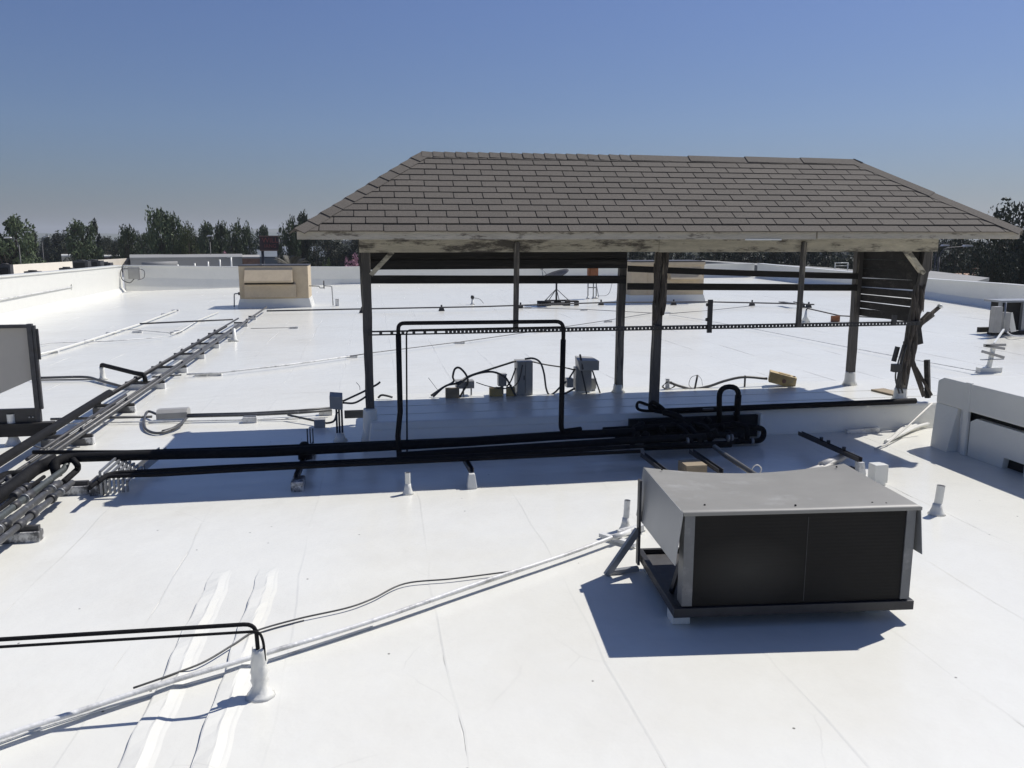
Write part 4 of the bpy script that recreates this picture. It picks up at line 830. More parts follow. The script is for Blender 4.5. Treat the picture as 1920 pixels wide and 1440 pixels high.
c = G(1418, 893); tag(MB().tube(spline([c + V((-.03, 0, 0)), c + V((-.05, 0, .08)), c + V((.0, 0, .12)), c + V((.05, 0, .08)), c + V((.03, 0, .0))]), .006, 6).build('wire_loop', 'cable'), 'small pale wire loop behind the condenser top edge', 'wire')
# conduits bundled with tape behind the condenser
t = thing('taped_conduits', G(1560, 860, .05), 'bundle of pale taped conduits crossing behind the condenser right side', 'conduit')
for k, o in enumerate((0, .03, -.025)):
    MB().tube([G(1505 - 12 * k, 884 + 2 * k, .05), G(1545, 871 + 3 * k, .07), G(1600, 848 + 2 * k, .09 + o)], .016, 8).build('conduit', 'cable', t)
MB().tube([G(1540, 873, .07), G(1578, 858, .09)], .045, 8).build('tape_wrap', 'cable', t)
c = G(1575, 880); MB().box(c.x - .12, c.x + .05, c.y - .03, c.y + .05, 0, .05).build('block', 'coatd', t)
t = thing('coated_conduits', G(1690, 810, .05), 'bundle of white coated conduits lying before the duct housing corner', 'conduit')
for k in range(4): MB().tube(spline([G(1660 + 4 * k, 829 - 2 * k, .02), G(1690, 814 - 3 * k, .04), G(1720, 800 - 4 * k, .05), G(1752, 792 - 3 * k, .05)]), .022, 8).build('conduit', 'coat', t)
pipe('white_cable', [A(1748, 756, 9.1), A(1700, 801, 8.95), G(1662, 833, .03), G(1640, 842, .02)], .010, 'cable', 'taut white cable descending from the right post to the roof', 'cable', round_=0)
c = G(1630, 812); tag(MB().hexa([c + V((-.3, 0, 0)), c + V((.14, 0, 0)), c + V((.14, .06, 0)), c + V((-.3, .06, 0))], [c + V((-.3, 0, .05)), c + V((.14, 0, .07)), c + V((.14, .06, .07)), c + V((-.3, .06, .05))]).build('coated_block', 'coatd', bevel=.008), 'low coated block with a lit top in front of the platform right end', 'block')
# grey junction box with looped conduit
t = thing('roof_junction_box', G(322, 782), 'grey raceway box with a conduit loop left of the shelter', 'electrical box')
a, b = G(296, 780, .07), G(354, 777, .07)
MB().prism([(a.x, a.y - .1, .04), (a.x, a.y + .12, .04), (a.x, a.y + .12, .12), (a.x, a.y + .06, .16), (a.x, a.y - .04, .16), (a.x, a.y - .1, .12)], b - a).build('housing', 'gbox', t, .006)
MB().box(a.x - .004, a.x - .001, a.y - .06, a.y + .08, .06, .13).build('end_plate', 'dark', t)
MB().tube(spline([(a.x, a.y, .09), G(277, 772, .08), G(270, 790, .05), G(275, 806, .03), G(300, 812, .03), G(335, 798, .05), G(350, 782, .07)]), .018, 8).build('conduit_loop', 'conduit', t)
MB().tube(spline([G(305, 810, .03), G(325, 804, .04), G(340, 795, .05)], 5), .026, 8).build('loop_sleeve', 'flex', t)
for k, (y0, y1, lb) in enumerate(((778, 769, 'rear of two conduits running from junction box to the shelter'), (781, 773, 'front of two conduits running from junction box to the shelter'))):
    pipe('conduit', [G(350, y0, .08), G(470, y0 - 3, .08), G(560, y1 + 1, .08), G(622, y1 - 4, .09)], .018, 'conduit', lb, 'conduit', round_=.05)
pipe('conduit', [G(540, 778, .08), G(590, 789, .06), G(614, 794, .05), G(628, 790, .08), G(632, 772, .2)], .014, 'flex', 'bent dark conduit curving up into the upright switch box', 'conduit', round_=.15)
pipe('conduit', [G(95, 786, .06), G(170, 784, .06), G(285, 781, .06)], .018, 'conduit', 'pale conduit crossing the rack towards the junction box', 'conduit', round_=0)
pipe('conduit', [G(98, 795, .03), G(255, 791, .03), G(420, 788, .03), G(560, 785, .03)], .010, 'coatd', 'slim white conduit lying on the roof behind the junction box loop', 'conduit', round_=0)
for px, py, lb in ((469, 792, 'pale conduit block midway between junction box and shelter'), (611, 778, 'pale conduit block beside the upright switch box')):
    c = G(px, py); t = thing('conduit_block', c, lb, 'block', 'blocks under the conduits'); MB().box(c.x - .09, c.x + .09, c.y - .05, c.y + .06, -.003, .075).build('block', 'coatd', t, .008); MB().box(c.x - .08, c.x + .08, c.y - .02, c.y + .02, .076, .088).build('strap', 'steel', t)
# ---- foreground left: pair of black lines and their wrapped penetration
st = G(488, 1304)
t = thing('wrapped_penetration', st, 'ragged white wrapped stack where two black pipes enter the roof', 'pipe boot')
random.seed(9); prof = [(.085, -.003), (.062, .015), (.05, .035), (.042, .06), (.045, .085), (.039, .11), (.044, .14), (.038, .17), (.043, .20), (.037, .23), (.04, .255), (.033, .275)]
mb = MB(); mb.lathe(st, prof, 14)
for p in mb.v: p += V((jit(.006) + .02 * p.z, jit(.006), jit(.005) if p.z > .03 else 0))
mb.build('wrap', 'coat', t)
z1 = .47
yy = st.y
e0, e1 = A(0, 1199, yy - .02), A(472, 1170, yy - .02); sl_ = (e1.z - e0.z) / (e1.x - e0.x)
pipe('black_pipe', [(-6, yy - .02, e0.z + sl_ * (-6 - e0.x)), (e0.x, yy - .02, e0.z), (st.x + .0, yy - .02, e1.z), (st.x + .005, yy - .01, .2)], .011, 'black', 'thicker of two black pipes running in from the left foreground', 'pipe', round_=.06, n=12)
e0, e1 = A(0, 1213, yy - .04), A(480, 1184, yy - .04); sl_ = (e1.z - e0.z) / (e1.x - e0.x)
pipe('black_pipe', [(-6, yy - .04, e0.z + sl_ * (-6 - e0.x)), (e0.x, yy - .04, e0.z), (st.x + .02, yy - .04, e1.z), (st.x + .035, yy - .02, e1.z - .07), (st.x + .035, yy - .01, .2)], .0075, 'black', 'thinner of two black pipes running in from the left foreground', 'pipe', round_=.05, n=10)
# ---- diagonal coated pipe with cables, and its stand by the condenser
dp = [(-420, 1535), (0, 1383), (140, 1335), (300, 1283), (500, 1224), (700, 1162), (900, 1094), (1060, 1040), (1160, 1004), (1215, 980)]
t = thing('coated_pipe', G(500, 1224), 'long white coated pipe running diagonally across the foreground roof', 'pipe')
P = [G(x, y, .062) + V((0, 0, jit(.006))) for x, y in dp]; MB().tube(spline(P, 5), .0145, 10).build('pipe', 'coatd', t)
P2 = [G(x + 4, y + 2, .046) + V((0, .012, jit(.004))) for x, y in dp[:-1]]; MB().tube(spline(P2, 5), .009, 8).build('cable', 'coat', t)
P2 = [G(x + jit(6), y + 15 + jit(5), .012) for x, y in dp[:6]]; MB().tube(spline(P2, 5), .006, 6).build('cable', 'coatd', t)
MB().tube([G(1150, 1008, .066), G(1180, 997, .066)], .022, 10).build('coupling', 'coatd', t)
hose([G(x, y, .024) for x, y in [(250, 1290), (330, 1262), (385, 1240), (440, 1207), (480, 1183), (560, 1160), (650, 1140), (700, 1122), (760, 1094), (850, 1085), (960, 1071)]], .006, 'thin grey cable wandering over the roof beside the diagonal pipe', 'flex', 'thin_cable')
hose([G(x, y, .008) for x, y in [(480, 1188), (520, 1176), (570, 1163)]], .004, 'short second strand beside the thin grey cable', 'flex', 'thin_cable')
t = thing('pipe_stand', G(1165, 1005), 'low crossed white strut stand under the diagonal pipe end', 'pipe support')
MB().bar(G(1126, 1002, .03), G(1192, 1022, .03), .045, .03).build('bar', 'coatd', t); MB().bar(G(1160, 1000, .02), G(1205, 988, .05), .05, .05).build('bar', 'coatd', t)
# ================================================================== MIDDLE OF THE ROOF
def house(px0, px1, pyb, pyt, dep, lb, hood=True):
    a = G(px0, pyb); b = G(px1, pyb); y0 = (a.y + b.y) / 2; x0, x1 = A(px0, pyb, y0).x, A(px1, pyb, y0).x; zt = A((px0 + px1) / 2, pyt, y0).z
    t = thing('vent_housing', ((x0 + x1) / 2, y0 + dep / 2, 0), lb, 'vent housing')
    MB().box(x0 + .06, x1 - .06, y0 + .06, y0 + dep - .06, .28, zt).build('wall', 'stucco', t, .01)
    MB().hexa([(x0 - .03, y0 - .02, 0), (x1 + .03, y0 - .02, 0), (x1 + .03, y0 + dep, 0), (x0 - .03, y0 + dep, 0)], [(x0 + .05, y0 + .05, .31), (x1 - .05, y0 + .05, .31), (x1 - .05, y0 + dep - .05, .31), (x0 + .05, y0 + dep - .05, .31)]).build('curb', 'coat', t)
    MB().box(x0 + .05, x1 - .05, y0 + .05, y0 + dep - .05, zt + .001, zt + .03).build('cap', 'darksteel', t)
    if hood:
        w = x1 - x0; hx0, hx1 = x0 + .07 * w + .1, x1 - .22 * w
        MB().prism([(hx0, y0 + .058, zt - .05), (hx0, y0 - .28, .66 * zt), (hx0, y0 - .27, .62 * zt), (hx0, y0 + .058, .60 * zt)], (hx1 - hx0 - .04, 0, 0)).build('hood', 'stucco', t, .006)
        MB().prism([(hx0 - .03, y0 + .058, .59 * zt), (hx0 - .03, y0 - .06, .56 * zt), (hx0 - .03, y0 - .12, .36), (hx0 - .03, y0 + .058, .35)], (hx1 - hx0 + .09, 0, 0)).build('hood', 'stucco', t, .006)
        MB().box(hx0 - .02, hx1 - .0, y0 - .05, y0 + .05, .585 * zt, .598 * zt).build('slot', 'dark', t)
        MB().box(x0 + .7, x0 + .82, y0 + .3, y0 + .42, zt + .03, zt + .06).build('fitting', 'gbox', t)
        MB().tube(rounded([(x1 - .07, y0 + .4, .72), (x1 + .3, y0 + .4, .70), (x1 + .3, y0 + .4, .64), (x1 + .45, y0 + .4, .64), (x1 + .45, y0 + .4, .72), (x1 + .72, y0 + .4, .70), (x1 + .74, y0 + .4, .02)], .04), .018, 8).build('drain_pipe', 'steel', t)
        MB().tube([(x1 + .45, y0 + .4, .62), (x1 + .45, y0 + .4, .9)], .02, 8).build('valve_stem', 'blackm', t)
        MB().tube(rounded([(x0 + .07, y0 + .3, .48), (x0 - .16, y0 + .3, .48), (x0 - .18, y0 + .3, .02)], .05), .02, 8).build('drain_pipe', 'steel', t)
        MB().lathe((x0 + .02, y0 + .3, .48), [(.05, -.05), (.05, .05)], 8).build('elbow', 'darksteel', t)
        MB().box(x1 + .82, x1 + .95, y0 + .38, y0 + .5, 0, .26).build('post_box', 'coatd', t)
    return t, x0, x1, y0, zt
house(447, 583, 577, 499, 1.6, 'beige stucco vent housing with sheet hoods, at left beyond the rack')
t, x0, x1, y0, zt = house(1180, 1322, 569, 491, 1.6, 'beige stucco vent housing seen between the shelter posts', False)
MB().box(x0 + .04, x1 - .04, y0 + .02, y0 + .058, zt - .12, zt - .02).build('trim', 'stucco', t); MB().box(x0 + .7, x0 + .76, y0 + .03, y0 + .058, .32, zt - .13).build('batten', 'stucco', t)
MB().prism([(x0 + 1.5, y0 + .058, zt - .2), (x0 + 1.5, y0 - .2, zt - .62), (x0 + 1.5, y0 + .058, zt - .66)], (x1 - x0 - 1.7, 0, 0)).build('hood', 'stucco', t, .006)
# long gas pipe across the roof with its feet
t = thing('gas_pipe', G(1000, 575), 'long thin dark pipe crossing the whole roof behind the shelter', 'pipe')
gp = [G(500, 583, .12), G(690, 579, .12), G(900, 575, .12), G(1140, 567, .12), G(1330, 566, .12), G(1470, 569, .12), G(1527, 571, .12)]
MB().tube(gp, .024, 8).build('pipe', 'darksteel', t)
for px, py in ((679, 587), (828, 583), (976, 578), (1127, 572), (1263, 572), (1410, 573), (1504, 577), (1516, 577)):
    c = G(px, py); MB().hexa([c + V((-.1, -.05, 0)), c + V((.1, -.05, 0)), c + V((.1, .06, 0)), c + V((-.1, .06, 0))], [c + V((-.07, -.04, .1)), c + V((.07, -.04, .1)), c + V((.07, .05, .1)), c + V((-.07, .05, .1))]).build('foot', 'blackm', t); MB().tube([c + V((0, 0, .1)), c + V((0, 0, .2))], .03, 8).build('clamp', 'blackm', t)
MB().bar(G(1465, 566, .14), G(1485, 569, .16), .2, .03).build('plate', 'darksteel', t); MB().bar(G(1488, 566, .2), G(1515, 571, .14), .06, .03).build('lever', 'darksteel', t)
# thin surface conduits with their little blocks
def thinrun(pts, r, m, lb, blocks=()):
    t = thing('surface_conduit', G(*pts[0]), lb, 'conduit'); MB().tube([G(x, y, .06) for x, y in pts], r, 6).build('conduit', m, t)
    for px, py in blocks:
        c = G(px, py); MB().box(c.x - .11, c.x + .11, c.y - .05, c.y + .05, 0, .05).build('block', 'coatd', t)
    return t
thinrun([(350, 702), (410, 699), (540, 684), (655, 668)], .016, 'coatd', 'white surface conduit running right from the rack, left of the shelter', [(378, 705), (404, 704)])
thinrun([(655, 668), (700, 661), (870, 640), (1010, 620), (1130, 602), (1222, 587)], .010, 'conduit', 'thin grey conduit rising right through the shelter opening', [(660, 670), (862, 644), (1014, 622), (1140, 604)])
thinrun([(978, 577), (1094, 580), (1225, 587)], .010, 'conduit', 'thin conduit from the gas pipe down to the small junction', [(990, 578), (1095, 582)])
thinrun([(1255, 588), (1330, 582), (1415, 573)], .010, 'conduit', 'thin conduit from the small junction up right to the gas pipe', [(1240, 589), (1250, 588)])
thinrun([(1255, 590), (1330, 602), (1420, 618), (1590, 651), (1700, 672), (1838, 697)], .008, 'coatd', 'long thin conduit running right to the white cross stand')
thinrun([(470, 616), (555, 614)], .008, 'conduit', 'short thin conduit near the far end of the rack', [(551, 616)])
# conduits left of the rack
thinrun([(60, 668), (100, 658), (170, 637), (260, 608), (330, 582)], .026, 'coat', 'white coated pipe running away along the left of the rack', [(100, 662), (168, 640), (208, 626), (310, 590), (329, 583)])
thinrun([(60, 650), (90, 643), (200, 640), (305, 632)], .012, 'coatd', 'thin white conduit between the coated pipe and the rack', [(258, 624), (328, 625)])
thinrun([(320, 627), (340, 620), (372, 600), (410, 585)], .018, 'coat', 'short white pipe angled up beside the far rack end', [(335, 622), (378, 603)])
thinrun([(215, 620), (250, 618), (318, 624)], .012, 'coatd', 'thin pale conduit linking the coated pipe and short white pipe')
t = thing('elbow_pipe', G(193, 712), 'black insulated pipe rising from a white stub beside the rack', 'pipe')
c = G(193, 712); MB().lathe(c, [(.09, 0), (.05, .04), (.04, .16), (.045, .22)], 10).build('stub', 'coat', t)
MB().tube(rounded([c + V((0, 0, .18)), c + V((.0, 0, .26)), G(255, 700, .24), G(270, 702, .24), G(273, 716, .12)], .08), .036, 10).build('insulation', 'black', t)
pipe('conduit', [G(60, 709, .06), G(165, 706, .06), G(185, 713, .05), G(234, 726, .04)], .022, 'conduit', 'grey conduit bending past the white stub at the left', 'conduit', round_=.3)
pipe('conduit', [G(60, 713, .04), G(190, 711, .04)], .012, 'conduit', 'slim conduit just in front of the bending grey conduit', 'conduit', round_=0)
pipe('conduit', [G(285, 707, .05), G(340, 703, .05)], .014, 'conduit', 'short conduit stub at the rack beside the black elbow', 'conduit', round_=0)
# hook vent
c = G(886, 571); t = thing('hook_vent', c, 'small white hooked stub with dark cap and cable', 'vent')
MB().lathe(c, [(.1, 0), (.05, .05), (.035, .2)], 8).build('stub', 'coat', t); MB().lathe(c + V((0, 0, .2)), [(.05, 0), (.07, .05), (.05, .13)], 8).build('cap', 'blackm', t)
MB().tube(spline([c + V((.05, 0, .24)), c + V((.25, 0, .2)), c + V((.4, -.05, .04))]), .01, 6).build('cable', 'flex', t)
c = G(440, 640); t = thing('hook_vent', c, 'small white coated spout beside the far rack pipes', 'vent')
MB().lathe(c, [(.12, 0), (.05, .06), (.03, .3)], 8).build('stub', 'coat', t); MB().tube([c + V((-.02, 0, .06)), c + V((-.14, -.05, .03))], .03, 8).build('spout', 'coat', t)
# satellite dish on a ballasted sled
c = G(1043, 572); t = thing('satellite_dish', c, 'grey satellite dish on a braced mast standing on pallet blocks', 'satellite dish')
MB().tube([c, c + V((0, 0, 1.05))], .035, 10).build('mast', 'blackm', t)
for dx, dy in ((-.48, -.12), (.48, -.1), (-.2, .4), (.2, .4)): MB().tube([c + V((0, 0, .58)), c + V((dx, dy, .13))], .014, 6).build('brace', 'darksteel', t)
for x0, yy in ((-.72, -.2), (-.35, .2), (.08, .2), (.3, -.2)):
    MB().box(c.x + x0, c.x + x0 + .45, c.y + yy - .15, c.y + yy + .15, .12, .17).build('plank', 'slat', t)
    for q in (0, .34): MB().box(c.x + x0 + q, c.x + x0 + q + .11, c.y + yy - .14, c.y + yy + .14, 0, .119).build('block', 'slat', t)
MB().box(c.x - .55, c.x + .5, c.y - .08, c.y + .08, .0, .10).build('ballast', 'slat', t)
def dish(cc, r, nrm):
    nrm = V(nrm).normalized(); x = nrm.cross(V((0, 0, 1))).normalized(); y = x.cross(nrm); mb = MB(); n = 20; m = 5
    for sgn in (0, 1):
        for j in range(m + 1):
            for k in range(n):
                a = 6.2832 * k / n; q = r * j / m
                mb.v.append(cc + (x * math.cos(a) * 1.05 + y * math.sin(a)) * q + nrm * (q * q * .45 / r * .55 - sgn * .02))
    for sgn in (0, 1):
        for j in range(m):
            for k in range(n):
                o = sgn * (m + 1) * n + j * n; mb.f.append((o + k, o + (k + 1) % n, o + n + (k + 1) % n, o + n + k)); mb.sm.append(True)
    for k in range(n):
        o = m * n; p = o + (m + 1) * n; mb.f.append((o + k, o + (k + 1) % n, p + (k + 1) % n, p + k)); mb.sm.append(False)
    return mb
dc = c + V((-.05, -.1, .98)); dish(dc, .52, (-.35, -.1, .93)).build('reflector', 'darksteel', t)
arm = dc + V((-.52, -.05, .34)); MB().tube([dc + V((-.45, 0, -.05)), arm], .014, 6).build('feed_arm', 'steel', t); MB().tube([dc + V((-.2, .2, 0)), arm], .010, 6).build('feed_arm', 'steel', t); MB().lathe(arm - V((0, 0, .06)), [(.05, 0), (.06, .06), (.04, .14)], 8).build('receiver', 'gbox', t)
# rusty cabinet on legs
c = G(1110, 560); t = thing('rusty_cabinet', c, 'rust brown cabinet raised on a tall grey leg frame', 'cabinet')
zt = A(1110, 500, c.y).z; zb = A(1110, 519, c.y).z
MB().box(c.x - .10, c.x + .20, c.y - .15, c.y + .15, zb, zt).build('housing', 'rust', t, .01); MB().box(c.x - .19, c.x - .105, c.y - .1, c.y + .1, zb, zt).build('side_panel', 'rust', t)
for x in (-.17, .05, .17): MB().tube([(c.x + x, c.y, 0), (c.x + x, c.y, zb)], .025, 8).build('leg', 'steel', t); MB().lathe((c.x + x, c.y, 0), [(.08, 0), (.035, .08)], 8).build('foot', 'coat', t)
MB().box(c.x - .16, c.x + .16, c.y - .02, c.y + .02, .42, .46).build('crossbar', 'steel', t)
MB().bar((c.x + .10, c.y, zb), (c.x + .26, c.y - .05, .05), .03, .03).build('strut', 'steel', t)
hose([G(1090 + 30, 555, .05), G(1140, 552, .3), A(1148, 530, 31)], .008, 'thin cable sweeping from the rusty cabinet to the right', 'flex', 'thin_cable')
# right part: raised pipe on a cone, brackets
t = thing('raised_pipe', G(1512, 610), 'thin raised pipe starting from a white cone seen under the right bay', 'pipe')
c = G(1510, 604); MB().lathe(c, [(.14, 0), (.05, .16), (.02, .34)], 10).build('cone', 'coat', t)
MB().tube(rounded([c + V((0, 0, .3)), c + V((.02, 0, .40)), A(1575, 592, c.y), A(1640, 595, c.y), A(1720, 600, c.y)], .05), .02, 8).build('pipe', 'darksteel', t)
b = A(1567, 596, c.y - .05); MB().box(b.x - .12, b.x + .1, b.y - .06, b.y + .06, b.z - .16, b.z + .06).build('box', 'rust', t)
b = A(1600, 594, c.y); MB().box(b.x - .05, b.x + .05, b.y - .05, b.y + .05, 0, b.z).build('foot', 'darksteel', t)
# cross stand at the right
c = G(1852, 698); t = thing('cross_stand', c, 'white stand with three short cross bars near the right parapet', 'pipe stand')
tp_ = A(1864, 644, c.y); MB().bar(c, tp_ + V((.0, 0, 0)), .06, .06, (0, 1, 0)).build('mast', 'coat', t); MB().box(c.x - .2, c.x + .24, c.y - .06, c.y + .06, 0, .09).build('base', 'coat', t)
for k, (z, w, tl) in enumerate(((.50, .21, .0), (.46, .2, -.03), (.33, .22, -.06), (.24, .22, 0))):
    q = c + V((.11 * z, -.04, z)); MB().bar(q + V((-w, 0, -tl)), q + V((w, 0, tl)), .05, .045 if k != 3 else .012).build('cross_bar', 'concrete' if k != 3 else 'steel', t)
MB().bar(tp_, A(1882, 618, c.y + 1.2), .03, .03).build('link', 'coat', t)
# condenser by the right parapet
c = G(1892, 628); t = thing('condenser_unit', (c.x + .5, c.y, 0), 'dark open condenser beside the right parapet with grey boxes before it', 'condenser')
x0 = A(1876, 600, c.y).x; x1 = A(1916, 600, c.y).x; zt = A(1868, 564, c.y).z
MB().box(x0 + .1, x1 + .6, c.y + .1, c.y + .5, .1, zt - .05).build('coil', 'dark', t)
MB().box(x0 - .03, x1 + .7, c.y, c.y + .6, zt - .048, zt).build('top_sheet', 'unitside', t); MB().box(x0 - .03, x0 + .01, c.y, c.y + .09, .1, zt - .05).build('corner_post', 'unitside', t); MB().box(x1, x1 + .12, c.y, c.y + .09, .1, zt - .05).build('corner_post', 'unitside', t)
MB().box(x0 - .3, x1 + .7, c.y - .1, c.y + .05, .02, .1).build('base_rail', 'slat', t)
b = A(1868, 605, c.y - .4); tag(MB().box(b.x - .12, b.x + .08, b.y - .08, b.y + .08, .12, .75).build('electrical_box', 'gbox', bevel=.006), 'grey upright box in front of the right parapet condenser', 'electrical box')
b = A(1880, 606, c.y - .3); t = thing('small_cabinet', (b.x, b.y, 0), 'pale greenish box with a leaning panel beside the upright box', 'electrical box')
MB().box(b.x - .02, b.x + .14, b.y - .08, b.y + .08, .12, .6).build('housing', 'gbox', t, .006); MB().bar((b.x + .17, b.y, .58), (b.x + .28, b.y - .05, .12), .02, .12).build('leaning_panel', 'coat', t); MB().tube([(b.x - .05, b.y - .1, .1), (b.x - .05, b.y - .1, .85)], .02, 8).build('pipe', 'steel', t)
b = G(1852, 622); tag(MB().box(b.x - .28, b.x + .35, b.y - .05, b.y + .05, 0.0, .12).build('timber_sleeper', 'slat', bevel=.005), 'short dark timber sleeper before the right parapet condenser', 'timber')
hose([A(1880, 614, 18.6), G(1895, 628, .1), G(1915, 631, .05), G(1960, 628, .05)], .02, 'pale conduit trailing right from the parapet condenser', 'coatd', 'conduit')
# small posts and frame on the rear parapet
for k, (px, py, lb) in enumerate(((333, 496, 'first white post from the left on the rear parapet'), (365, 494, 'second white post from the left on the rear parapet'), (390, 491, 'third white post from the left on the rear parapet'), (412, 487, 'fourth white post from the left on the rear parapet'), (433, 482, 'tallest white post of the row, with a short arm'))):
    d = 48.0; a = A(px, py, d); t = thing('parapet_post', (a.x, d, .5), lb, 'post', 'white posts behind the rear parapet')
    MB().tube([(a.x, d, -.0), (a.x, d, a.z)], .045, 8).build('post', 'coat', t); MB().lathe((a.x, d, a.z), [(.05, 0), (.05, .02)], 8).build('cap', 'coat', t)
    if k == 4: MB().box(a.x - .22, a.x + .06, d - .03, d + .03, a.z - .01, a.z + .05).build('arm', 'coat', t)
d = 49.0; a, b = A(1566, 493, d), A(1590, 493, d); t = thing('ladder_rail', (a.x, d, .4), 'white tubular ladder rail on the rear parapet', 'railing')
for q in (a, b): MB().tube([(q.x, d, 0), (q.x, d, q.z)], .03, 8).build('upright', 'coat', t)
MB().tube([a - V((.03, 0, 0)), b + V((.03, 0, 0))], .03, 8).build('top_bar', 'coat', t); MB().tube([a - V((.03, 0, .18)), b + V((.03, 0, -.18))], .02, 8).build('mid_bar', 'coat', t)
# ================================================================== NEIGHBOURING BUILDINGS
def building(name, quad, zb, zt, m, lb, cat='building', roofm='coat', win=0):
    t = thing(name, V(((quad[0][0] + quad[2][0]) / 2, (quad[0][1] + quad[2][1]) / 2, zb)), lb, cat)
    zs = zt if isinstance(zt, (list, tuple)) else [zt] * 4
    MB().hexa([(q[0], q[1], zb) for q in quad], [(q[0], q[1], z) for q, z in zip(quad, zs)]).build('wall', m, t)
    c = V((sum(q[0] for q in quad) / 4, sum(q[1] for q in quad) / 4, 0))
    def ex(q, f): v = V((q[0], q[1], 0)); return c + (v - c) * f
    MB().hexa([ex(q, 1.006) + V((0, 0, z + .01)) for q, z in zip(quad, zs)], [ex(q, 1.006) + V((0, 0, z + .16)) for q, z in zip(quad, zs)]).build('roof', roofm, t)
    return t
def onray(px, d): q = Dist(px, d, 0); return (q.x, q.y)
# lower roof next door, with its white parapet
a, b = onray(-160, 52), onray(243, 95)
nb_ = thing('neighbouring_roof', V((a[0], a[1], -6)), 'neighbouring flat roof with a sunlit cream parapet at far left', 'building')
MB().hexa([(-60, 44, -6), (-11.6, 44, -6), (-11.6, 96, -6), (-60, 96, -6)], [(-60, 44, -.9), (-11.6, 44, -.9), (-11.6, 96, -.9), (-60, 96, -.9)]).build('wall', 'coat', nb_)
p1, p2, p3 = A(-60, 501, 62), A(128, 491, 72), A(243, 484, 88)
MB().hexa([(p1.x, p1.y, -.9), (p3.x, p3.y, -.9), (p3.x, p3.y + .3, -.9), (p1.x, p1.y + .3, -.9)], [p1, p3, p3 + V((0, .3, 0)), p1 + V((0, .3, 0))]).build('parapet', 'wallw', nb_)
def acunit(px, pyb, d, w, h, lb):
    w *= .8; h *= .8
    c = Dist(px, d, 0); zb = ztop(pyb, d); t = thing('rooftop_unit', (c.x, c.y, zb), lb, 'air conditioner', 'air conditioners on the neighbouring roof')
    MB().box(c.x - w / 2, c.x + w / 2, c.y, c.y + w * .7, zb, zb + h).build('housing', 'darksteel', t); MB().box(c.x - w * .42, c.x + w * .3, c.y - .02, c.y - .005, zb + h * .15, zb + h * .85).build('grille', 'dark', t)
    MB().box(c.x + w * .5 + .01, c.x + w * .95, c.y + .1, c.y + w * .5, zb, zb + h * .5).build('duct', 'darksteel', t); MB().lathe((c.x, c.y + w * .3, zb + h), [(w * .3, 0), (w * .3, .06)], 10).build('fan_ring', 'darksteel', t)
acunit(2, 520, 50, .7, 1.2, 'leftmost dark rooftop unit beyond the sunlit parapet'); acunit(52, 516, 52, .9, .62, 'small dark rooftop unit, second beyond the sunlit parapet'); acunit(117, 509, 55, .85, .55, 'small dark rooftop unit, third beyond the sunlit parapet')
acunit(146, 505, 58, 1.1, .9, 'larger grey rooftop unit left of a cluster beyond the parapet'); acunit(168, 503, 60, 1.3, .85, 'grey rooftop unit in the middle of the far cluster'); acunit(188, 501, 62, 1.2, .6, 'low grey rooftop unit at the right end of the far cluster')
building('flat_building', [onray(241, 78), onray(452, 78), onray(452, 92), onray(241, 92)], -6, ztop(484, 78), 'wallg', 'long low grey building behind the rear parapet at left', roofm='wallg')
t = thing('roof_duct', (*onray(290, 74), -1), 'pale horizontal duct lying before the low grey building', 'duct'); q0 = Dist(262, 70, ztop(495, 70)); q1 = Dist(330, 70, ztop(494, 70)); MB().tube([q0, q1], .3, 10).build('pipe', 'wallg', t)
for f in (.15, .8): q = q0.lerp(q1, f); MB().box(q.x - .2, q.x + .2, q.y - .2, q.y + .2, -2, q.z).build('leg', 'darksteel', t)
building('brown_building', [onray(430, 85), onray(485, 85), onray(485, 95), onray(430, 95)], -6, ztop(484, 85), 'brick', 'small brown walled building with a pale roof edge left of the housing', roofm='concrete')
building('dark_building', [onray(140, 120), onray(265, 120), onray(265, 130), onray(140, 130)], -6, ztop(480, 120), 'brick', 'long brown building beneath the dark trees at far left')
building('tan_building', [onray(112, 105), onray(141, 105), onray(141, 115), onray(112, 115)], -6, ztop(479, 105), 'wallw', 'small tan building beneath the trees at far left')
# sloping blue grey roof beside the sign
qa, qb = onray(440, 118), onray(612, 118); t = thing('gable_building', (*qa, -6), 'building with a long blue grey sloping roof behind the beige housing', 'building')
qc, qd = onray(612, 136), onray(440, 136)
MB().hexa([(*q, -6) for q in (qa, qb, qc, qd)], [(*q, ztop(482, 118)) for q in (qa, qb, qc, qd)]).build('wall', 'wallg', t)
m0 = V((*onray(450, 127), ztop(463, 127))); m1 = V((*onray(600, 127), ztop(463, 127))); e = [V((*q, ztop(481, 118))) for q in (qa, qb, qc, qd)]
MB().add(e + [m0, m1], [(0, 1, 5, 4), (2, 3, 4, 5), (1, 2, 5), (3, 0, 4)]).build('roof', 'roofg', t)
building('long_building', [onray(1318, 66), onray(1630, 62), onray(1630, 75), onray(1318, 80)], -6, [ztop(493, 66), ztop(512, 62), ztop(512, 62) - .2, ztop(493, 66) - .3], 'wallg', 'long grey building with pale coping beyond the rear parapet at right', roofm='wallg')
building('grey_building', [onray(1735, 44), onray(1838, 42), onray(1862, 46), onray(1750, 54)], -6, ztop(520, 44), 'wallg', 'grey flat building just beyond the right parapet', roofm='wallg')
qa, qb = onray(1790, 62), onray(1852, 62); qc, qd = onray(1852, 70), onray(1790, 70); t = thing('tiled_house', (*qa, -6), 'house with a clay tile gable roof beyond the right parapet', 'house')
zt = ztop(514, 62); MB().hexa([(*q, -6) for q in (qa, qb, qc, qd)], [(*q, zt) for q in (qa, qb, qc, qd)]).build('wall', 'wallw', t)
